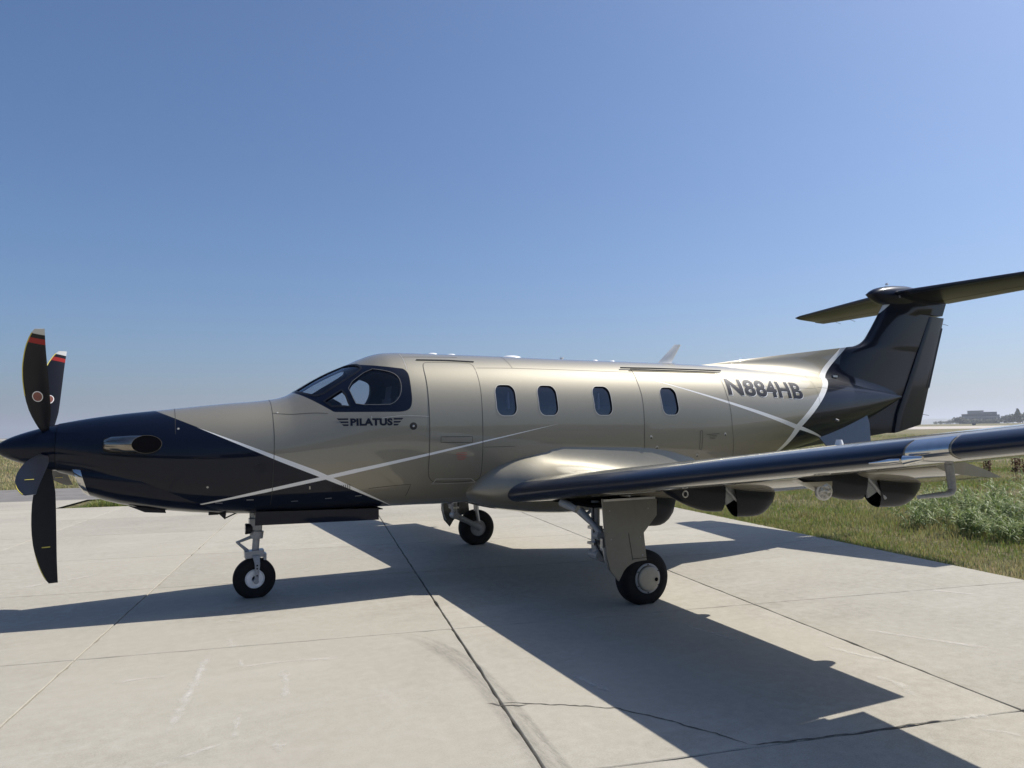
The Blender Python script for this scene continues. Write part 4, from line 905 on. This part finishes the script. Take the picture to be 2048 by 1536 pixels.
SCR = [[(1.91, -1.93), (1.8, -2.51), (1.69, -3.08), (1.61, -3.51), (1.55, -3.74)], [(1.9, -2.56), (2.15, -2.52), (2.45, -2.54), (2.89, -2.69)], [(2.38, -2.68), (2.34, -3.12), (2.3, -3.4)], [(2.0, -3.49), (1.96, -3.73), (1.93, -3.93)], [(1.89, -3.94), (1.75, -4.0), (1.61, -4.05), (1.5, -4.1)], [(1.19, -2.47), (1.4, -2.46), (1.6, -2.49)], [(2.07, -1.59), (2.07, -1.88), (2.21, -1.92)], [(2.1, -2.32), (2.1, -2.53)], [(2.08, -0.92), (2.24, -1.15)], [(2.17, -4.04), (2.15, -4.25)], [(5.81, -3.04), (5.87, -3.45), (5.91, -3.89)], [(7.06, -3.9), (7.27, -4.37), (7.54, -4.91)], [(6.41, -4.16), (6.47, -4.49), (6.58, -4.75)], [(6.14, -4.84), (6.16, -5.03), (6.02, -5.28)], [(5.88, -5.79), (5.97, -5.87), (6.0, -5.96)], [(9.79, -0.08), (10.75, -0.06), (11.27, -0.56)], [(4.24, -3.85), (4.33, -4.3)], [(1.28, 4.92), (2.22, 5.35)], [(-0.12, 1.81), (0.76, 2.34)], [(9.0, -3.24), (9.27, -3.66)], [(5.87, -5.62), (6.16, -5.68)]]
for k, L in enumerate(SCR): ground_ribbon('pale_scrape', arc(L, 14), random.uniform(.05, .11), MAT['chalk'], .0016+.00012*k, .0015, True)
# ------------------------------------------------------------------ vegetation
def vnoise(x, y, seed=0):
    """smooth value noise in 0..1 on arrays"""
    xi = np.floor(x).astype(int); yi = np.floor(y).astype(int); fx = x-xi; fy = y-yi; fx = fx*fx*(3-2*fx); fy = fy*fy*(3-2*fy)
    def h(a, b):
        q = np.sin(a*127.1+b*311.7+seed*74.7)*43758.5453; return q-np.floor(q)
    return (h(xi, yi)*(1-fx)+h(xi+1, yi)*fx)*(1-fy)+(h(xi, yi+1)*(1-fx)+h(xi+1, yi+1)*fx)*fy
def leaf_material(name):
    t = NT(name); a = t.new('ShaderNodeAttribute'); a.attribute_name = 'col'; t.link(a.outputs['Color'], t.b.inputs['Base Color'])
    t.b.inputs['Roughness'].default_value = .55; t.b.inputs['Specular IOR Level'].default_value = .35
    tl = t.new('ShaderNodeBsdfTranslucent'); t.link(a.outputs['Color'], tl.inputs[0]); mx = t.new('ShaderNodeMixShader'); mx.inputs[0].default_value = .38
    t.link(t.b.outputs[0], mx.inputs[1]); t.link(tl.outputs[0], mx.inputs[2]); t.link(mx.outputs[0], t.out.inputs[0]); return t.m
MAT['leaf'] = leaf_material('leaf_and_blade')
def blades(name, x, y, z, h, w, col, lean=.5, parent=None, kind='stuff'):
    """bent grass blades (three triangles each) from arrays"""
    n = len(x); a = RNG.uniform(0, 2*math.pi, n); b = RNG.uniform(0, 2*math.pi, n); ln = h*lean*RNG.uniform(.2, 1.3, n); dx, dy = np.cos(a), np.sin(a); lx, ly = np.cos(b)*ln, np.sin(b)*ln
    V = np.empty((n, 5, 3), np.float32)
    for k, (t_, ww, s_) in enumerate(((0, 1, -1), (0, 1, 1), (.55, .8, 1), (.55, .8, -1), (1, 0, 0))):
        V[:, k, 0] = x+dx*w*ww*s_/2+lx*t_**2; V[:, k, 1] = y+dy*w*ww*s_/2+ly*t_**2; V[:, k, 2] = z+h*t_
    me = bpy.data.meshes.new(name); me.vertices.add(n*5); me.vertices.foreach_set('co', V.ravel())
    idx = (np.arange(n)[:, None]*5+np.array([0, 1, 2, 3, 3, 2, 4])).astype(np.int32)
    me.loops.add(n*7); me.loops.foreach_set('vertex_index', idx.ravel()); me.polygons.add(n*2)
    st = (np.arange(n)[:, None]*7+np.array([0, 4])).astype(np.int32); me.polygons.foreach_set('loop_start', st.ravel())
    me.update(calc_edges=True); ca = me.color_attributes.new('col', 'FLOAT_COLOR', 'POINT')
    cc = np.ones((n, 5, 4), np.float32); cc[:, :, :3] = col[:, None, :]; ca.data.foreach_set('color', cc.ravel()); me.materials.append(MAT['leaf'])
    o = bpy.data.objects.new(name, me); C.objects.link(o); adopt(o, parent)
    if kind: o['kind'] = kind
    return o
def grass_colour(x, y, dry):
    n = len(x); g = np.stack([RNG.uniform(.16, .26, n), RNG.uniform(.20, .285, n), RNG.uniform(.045, .08, n)], 1); d = np.stack([RNG.uniform(.38, .50, n), RNG.uniform(.32, .42, n), RNG.uniform(.17, .23, n)], 1)
    k = np.clip(dry+RNG.normal(0, .22, n), 0, 1)[:, None]; return g*(1-k)+d*k
def meadow(name, n, u0, u1, v0, v1, hmax, wmin, dens_seed, bias=1.6, edge=True):
    u = u0+(u1-u0)*RNG.random(n)**bias; v = RNG.uniform(v0, v1, n); x = u*CU+v*SU; y = -u*SU+v*CU
    p = .55*vnoise(x*.35, y*.35, dens_seed)+.3*vnoise(x*1.1, y*1.1, dens_seed+1)+.15*vnoise(x*4, y*4, dens_seed+2)
    keep = RNG.random(n) < np.clip((p-.28)*3.2, .12, 1); x, y, u, p = x[keep], y[keep], u[keep], p[keep]; n = len(x)
    tall = vnoise(x*.5, y*.5, dens_seed+5); h = hmax*(.3+.7*p)*(.55+.8*tall)*RNG.uniform(.5, 1.25, n); dist = np.hypot(x-1.6, y+8.6); w = np.clip(dist*.00085, wmin, .05)*RNG.uniform(.7, 1.4, n)
    dry = .98-1.35*vnoise(x*.28, y*.28, dens_seed+9)-.9*(vnoise(x*1.4, y*1.4, dens_seed+4)-.5)
    return blades(name, x, y, np.full(n, -.07), h, w, grass_colour(x, y, dry))
meadow('grass', 230000, 10.93, 34, -12, 26, .145, .008, 3)
meadow('grass', 90000, 34, 120, -10, 120, .30, .03, 11, 1.3)
meadow('grass', 30000, 10.85, 12.0, -12, 14, .11, .007, 6, 1.25)
# dry field left of the taxiway
def far_meadow(n, u0, u1, v0, v1, h):
    u = RNG.uniform(u0, u1, n); v = v0+(v1-v0)*RNG.random(n)**1.7; x = u*CU+v*SU; y = -u*SU+v*CU; p = vnoise(x*.4, y*.4, 21)*.6+vnoise(x*1.7, y*1.7, 22)*.4
    hh = h*(.3+p)*RNG.uniform(.5, 1.2, n); w = np.clip(np.hypot(x, y)*.0011, .02, .08); dry = .25+1.0*vnoise(x*.08, y*.35, 23)
    return blades('grass', x, y, np.full(n, -.07), hh, w, grass_colour(x, y, dry))
far_meadow(70000, -40, 12, 21.2, 90, .19)
# green island between apron and taxiway
def island():
    n = 42000; u = -3.4+14.2*RNG.random(n)**1.3; v = RNG.uniform(12.74, 15.3, n); lim = 12.75+np.clip((u+3.4)*.75, 0, 2.6); k = v < lim; u, v = u[k], v[k]; n = len(u); x = u*CU+v*SU; y = -u*SU+v*CU
    p = vnoise(x*1.3, y*1.3, 31)*.6+vnoise(x*4, y*4, 32)*.4; h = .33*(.25+p)*RNG.uniform(.4, 1.2, n)*np.clip((u+3.6)*.9, .25, 1); w = RNG.uniform(.014, .028, n)
    return blades('grass', x, y, np.full(n, -.07), h, w, grass_colour(x, y, -.35+.5*vnoise(x*.8, y*.8, 33)))
island()
tag(sheet('island_soil', [(-3.48, 12.715, 10.9, 15.40)], -.045, MAT['field']), kind='structure')
# tall pale-leaved weeds: each plant a stem with long drooping leaves
def leaf_strip(P, base, d, up, L, w, droop, col, n=4):
    V, F, K = P; i0 = len(V); side = Vector((-d.y, d.x, 0)).normalized(); tw = random.uniform(-.5, .5); side = (side+Vector((0, 0, tw))).normalized()
    for k in range(n+1):
        t_ = k/n; c = base+d*(L*t_)+Vector((0, 0, up*L*t_-droop*L*t_*t_)); ww = w*math.sin(math.pi*min(1, .12+t_*.88))**.8*.5 if k < n else .0005
        V += [c+side*ww, c-side*ww]; K += [col, col]
    F += [(i0+2*k, i0+2*k+1, i0+2*k+3, i0+2*k+2) for k in range(n)]
def plant_mesh(name, V, F, K, parent=None):
    me = bpy.data.meshes.new(name); me.from_pydata([tuple(v) for v in V], [], F); ca = me.color_attributes.new('col', 'FLOAT_COLOR', 'POINT')
    ca.data.foreach_set('color', np.array([(*k, 1) for k in K], np.float32).ravel()); me.materials.append(MAT['leaf'])
    o = bpy.data.objects.new(name, me); C.objects.link(o); adopt(o, parent); return o
def weed(x, y, h, seed, label):
    random.seed(seed); V, F, K = [], [], []; SV, SF, SK = [], [], []
    for st in range(random.randint(14, 19)):
        bx, by = x+random.gauss(0, .17), y+random.gauss(0, .17); hh = h*random.uniform(.55, 1.08); lx, ly = random.gauss(0, .13), random.gauss(0, .13)
        i0 = len(SV)
        for k in range(4):
            t_ = k/3; SV += [Vector((bx+lx*t_-.006*(1-t_*.6), by+ly*t_, -.07+hh*t_)), Vector((bx+lx*t_+.006*(1-t_*.6), by+ly*t_, -.07+hh*t_))]; SK += [(.10, .13, .05)]*2
        SF += [(i0+2*k, i0+2*k+1, i0+2*k+3, i0+2*k+2) for k in range(3)]
        for q in range(random.randint(20, 28)):
            t_ = random.uniform(.12, 1.0)**.8; a = random.uniform(0, 6.28); d = Vector((math.cos(a), math.sin(a), 0)); g = random.random(); col = (.13+.22*g*g, .19+.21*g*g, .05+.13*g*g)
            leaf_strip((V, F, K), Vector((bx+lx*t_, by+ly*t_, -.07+hh*t_)), d, random.uniform(.5, 1.5), random.uniform(.14, .28)*(1.15-.4*t_), random.uniform(.013, .024), random.uniform(.4, 1.3), col)
    r = tag(plant_mesh('tall_weed', V, F, K), label, 'weed', 'tall pale leaved weeds at the grass edge'); plant_mesh('stem', SV, SF, SK, r); return r
LW = 'tall pale leaved weed clump in the thicket beyond the wing on the right'
for i, (x, y, h) in enumerate([(14.0, .2, .45), (14.7, .9, .55), (14.9, -.1, .62), (13.8, -.75, .40), (15.4, .5, .68), (14.5, -.85, .55), (15.9, -.5, .74), (16.4, .4, .78), (15.2, -1.4, .6), (17.3, .1, .85), (13.6, -1.5, .36), (16.6, 1.6, .66)]): weed(x, y, h, 100+i, LW)
def dock(x, y, h, seed, label):
    random.seed(seed); V, F, K = [], [], []; SV, SF, SK = [], [], []
    for st in range(5):
        bx, by = x+random.gauss(0, .12), y+random.gauss(0, .12); hh = h*random.uniform(.7, 1.05); i0 = len(SV)
        SV += [Vector((bx-.01, by, -.07)), Vector((bx+.01, by, -.07)), Vector((bx+.006, by, -.07+hh)), Vector((bx-.006, by, -.07+hh))]; SK += [(.10, .05, .025)]*4; SF.append((i0, i0+1, i0+2, i0+3))
        for q in range(70):
            t_ = random.uniform(.35, 1); a = random.uniform(0, 6.28); d = Vector((math.cos(a), math.sin(a), 0)); g = random.random()
            leaf_strip((V, F, K), Vector((bx, by, -.07+hh*t_)), d, random.uniform(.2, 1.1), random.uniform(.05, .11)*(1.2-.5*t_), .045, .3, (.09+.05*g, .03+.02*g, .015+.012*g), 2)
    r = tag(plant_mesh('dock_plant', V, F, K), label, 'weed', 'red brown seed spikes'); plant_mesh('stem', SV, SF, SK, r)
for i, (x, y, h) in enumerate([(26.1, 6.6, 1.15), (26.6, 5.9, .95), (27.3, 5.6, 1.2), (27.9, 6.4, .8), (28.6, 5.2, 1.1)]):
    dock(x, y, h, 300+i, ('leftmost of the red brown seed spike plants beyond the wing tip end', 'short red brown seed plant second from left beyond the wing', 'red brown seed plant in the middle of its row beyond the wing', 'lowest red brown seed plant, second from the right edge', 'red brown seed plant nearest the right edge of the photo')[i])

# ------------------------------------------------------------------ far background
def polar(bearing, d): a = math.radians(bearing); return (CAM_POS[0]+d*math.sin(a), CAM_POS[1]+d*math.cos(a))
def ground_z(x, y): return TZ(x*TX+y*TY)
MAT['facade'] = simple('grey_facade', (.30, .30, .31), .8, 0, 0, 0, .06, .3); MAT['facade_dark'] = simple('dark_facade_band', (.13, .14, .16), .6, 0, 0, 0, .08, .3)
MAT['office_glass'] = simple('office_window_glass', (.05, .07, .09), .12, 0, .5, .05, .2, .4); MAT['roofing'] = simple('roof_membrane', (.22, .22, .22), .9)
B0 = polar(57.83, 820); BZ = ground_z(*B0)-.3; BA = -math.radians(57.83)
def bpt(a, b, z):      # a to the right seen from the apron, b away from it
    ca, sa = math.cos(BA), math.sin(BA); a *= .70; z *= .82; return (B0[0]+a*ca-b*sa, B0[1]+a*sa+b*ca, BZ+z)
bld = E('office_building', (B0[0], B0[1], BZ), 'long grey stepped office building on the far horizon right of the tail', 'building')
def bbox(nm, a0, a1, b0, b1, z0, z1, mat, parent):
    v = [bpt(a, b, z) for a in (a0, a1) for b in (b0, b1) for z in (z0, z1)]
    return M(nm, v, [(0, 1, 3, 2), (4, 6, 7, 5), (0, 4, 5, 1), (2, 3, 7, 6), (0, 2, 6, 4), (1, 5, 7, 3)], mat, parent, False)
for nm, a0, a1, z0, z1, mat in (('wall', -22, 21, 0, 8.5, 'facade'), ('wall', -19.5, 21, 8.52, 11.4, 'facade_dark'), ('wall', -12.5, 6, 11.42, 15.2, 'facade'), ('wall', 6.02, 21, 11.42, 13.4, 'facade_dark'), ('stair_tower', 21.02, 24, 0, 10.2, 'facade'), ('stair_tower', -23.5, -22.02, 0, 6.5, 'facade_dark')):
    w = bbox(nm, a0, a1, 0, 22, z0, z1, MAT[mat], bld)
    bbox('parapet', a0-.15, a1+.15, -.15, 22.1, z1+.01, z1+.35, MAT['roofing'], w)
    if nm == 'wall' and z0 < 11:
        for zf in ([1.2, 5.0] if z0 == 0 else [9.1]):
            for k in range(int((a1-a0)/2.6)):
                bbox('window', a0+.4+k*2.6, a0+2.5+k*2.6, -.08, .1, zf, zf+(2.2 if z0 == 0 else 1.5), MAT['office_glass'], w)
def far_tree(bearing, d, h, w, seed, label, group=None, conical=False):
    random.seed(seed); x, y = polar(bearing, d); z = ground_z(x, y)-.3; r = E('tree', (x, y, z), label, 'tree', group)
    MB().tube([(x, y, z), (x, y, z+h*.6)], [h*.035, h*.015], 7).build('trunk', MAT['bark'], r)
    V, F, K = [], [], []
    for k in range(420):
        while True:
            p = Vector((random.uniform(-1, 1), random.uniform(-1, 1), random.uniform(-1, 1)))
            if p.length < 1: break
        if conical: p.x *= (1-p.z)/2+.08; p.y *= (1-p.z)/2+.08
        lump = 1+.22*math.sin(p.x*6+seed)*math.cos(p.y*5+p.z*4)
        c = Vector((x+p.x*w/2*lump, y+p.y*w/2*lump, z+h*.56+p.z*h*.46*lump)); s_ = h*random.uniform(.05, .10); a = Vector((random.gauss(0, 1), random.gauss(0, 1), random.gauss(0, 1))).normalized(); b = a.orthogonal().normalized(); i0 = len(V)
        V += [c+a*s_, c+b*s_, c-a*s_, c-b*s_]; g = random.uniform(.7, 1.3); K += [(.035*g, .052*g, .022*g)]*4; F.append((i0, i0+1, i0+2, i0+3))
    plant_mesh('crown', V, F, K, r)
MAT['bark'] = simple('bark', (.10, .075, .05), .9)
TREES = [(55.35, 900, 3.2, 5), (55.65, 880, 4, 6), (55.95, 900, 3.4, 6), (56.2, 860, 4.5, 7), (56.55, 800, 6.5, 8), (56.75, 800, 6.8, 7), (57.0, 805, 5.6, 8), (57.25, 800, 5.2, 8), (57.5, 790, 4.2, 8), (57.75, 790, 5.0, 9), (58.0, 790, 4.4, 8), (58.3, 790, 4.0, 9), (58.6, 790, 4.6, 8), (58.9, 790, 5, 9), (59.25, 800, 7, 9), (59.45, 800, 7.8, 9), (59.7, 800, 8.2, 10), (60.2, 800, 8.5, 9), (60.5, 800, 9.5, 10), (61.2, 800, 8, 10), (62.5, 820, 9, 10), (64, 850, 8, 9)]
for i, (b, d, h, w) in enumerate(TREES):
    far_tree(b, d, h, w, 500+i, 'small dark bushy tree far off between the tail and the office building' if b < 56.5 else ('dark bushy tree along the foot of the far office building' if b < 59.1 else 'dark bushy tree in the far row right of the office building'), 'trees along the far edge of the airfield')
far_tree(59.97, 780, 13.2, 9.5, 700, 'tallest pointed dark tree in the far row right of the office building', 'trees along the far edge of the airfield', True)
sgx, sgy = polar(57.55, 560); sg = tag(MB().box((sgx, sgy, ground_z(sgx, sgy)+.75), (.5, 2.2, .9), Matrix.Rotation(BA+math.pi/2, 3, 'Z')).box((sgx, sgy, ground_z(sgx, sgy)+.15), (.2, 1.6, .5), Matrix.Rotation(BA+math.pi/2, 3, 'Z')).build('airfield_sign', MAT['black'], None, False), 'small black airfield sign box beside the far runway', 'sign')
MAT['hangar_wall'] = simple('hangar_sheeting', (.30, .27, .22), .6, 0, 0, 0, .06, .4); MAT['hangar_door'] = simple('hangar_door', (.16, .15, .14), .5, 0, 0, 0, .08, .3)  # row added out of view so the airframe paint has something to reflect
for hx, hy, hw, hh, lab in ((-52, -104, 44, 9.0, 'tan hangar mirrored in the nose paint, leftmost of the row facing the apron'), (2, -110, 52, 11.5, 'largest tan hangar mirrored in the cabin side, middle of the row facing the apron'), (60, -106, 46, 8.5, 'tan hangar mirrored in the rear fuselage, rightmost of the row facing the apron')):
    hg = E('hangar', (hx, hy, 0), lab, 'building', 'hangars facing the apron behind the photographer')
    MB().prism([(hx-hw/2, -.05), (hx+hw/2, -.05), (hx+hw/2, hh*.78), (hx, hh), (hx-hw/2, hh*.78)], hy-26, hy).build('wall', MAT['hangar_wall'], hg, False)
    MB().prism([(hx-hw/2-.5, hh*.79), (hx, hh+.15), (hx+hw/2+.5, hh*.79), (hx+hw/2+.5, hh*.79+.3), (hx, hh+.5), (hx-hw/2-.5, hh*.79+.3)], hy-26.4, hy+.5).build('roof', MAT['roofing'], hg, False)
    for k in range(4): MB().box((hx-hw*.33+k*hw*.22, hy+.1+.12*(k % 2), hh*.34), (hw*.215, .1, hh*.66)).build('sliding_door', MAT['hangar_door'], hg, False)
# low hills on the horizon
def hills(name, d, h0, h1, b0, b1, seed):
    V = []; bs_ = np.linspace(b0, b1, 90)
    for i, b in enumerate(bs_):
        h = h0+(h1-h0)*(.5*math.sin(b*.33+seed)+.3*math.sin(b*.9+seed*2)+.2*math.sin(b*2.3)); h = max(8, h)
        for q, (dd, hh) in enumerate(((d-700, 0), (d-350, h*.45), (d, h), (d+600, h*.3), (d+1200, 0))): V.append((*polar(b, dd), hh+2))
    return tag(M(name, V, [(5*i+k, 5*i+k+1, 5*i+k+6, 5*i+k+5) for i in range(89) for k in range(4)], MAT['field']), kind='structure')
hills('hills', 5200, 34, 46, 38, 110, 1.0)
# smoky summer air
def haze(density):
    t = NT('summer_haze'); t.n.remove(t.b); v = t.new('ShaderNodeVolumePrincipled'); v.inputs['Color'].default_value = (.84, .89, .98, 1); v.inputs['Density'].default_value = density; v.inputs['Anisotropy'].default_value = .3
    t.link(v.outputs[0], t.out.inputs['Volume'])
    o = MB().box((0, 0, 58), (19000, 19000, 130)).build('haze', t.m, None, False); o['kind'] = 'stuff'; return o
haze(3.0e-4)
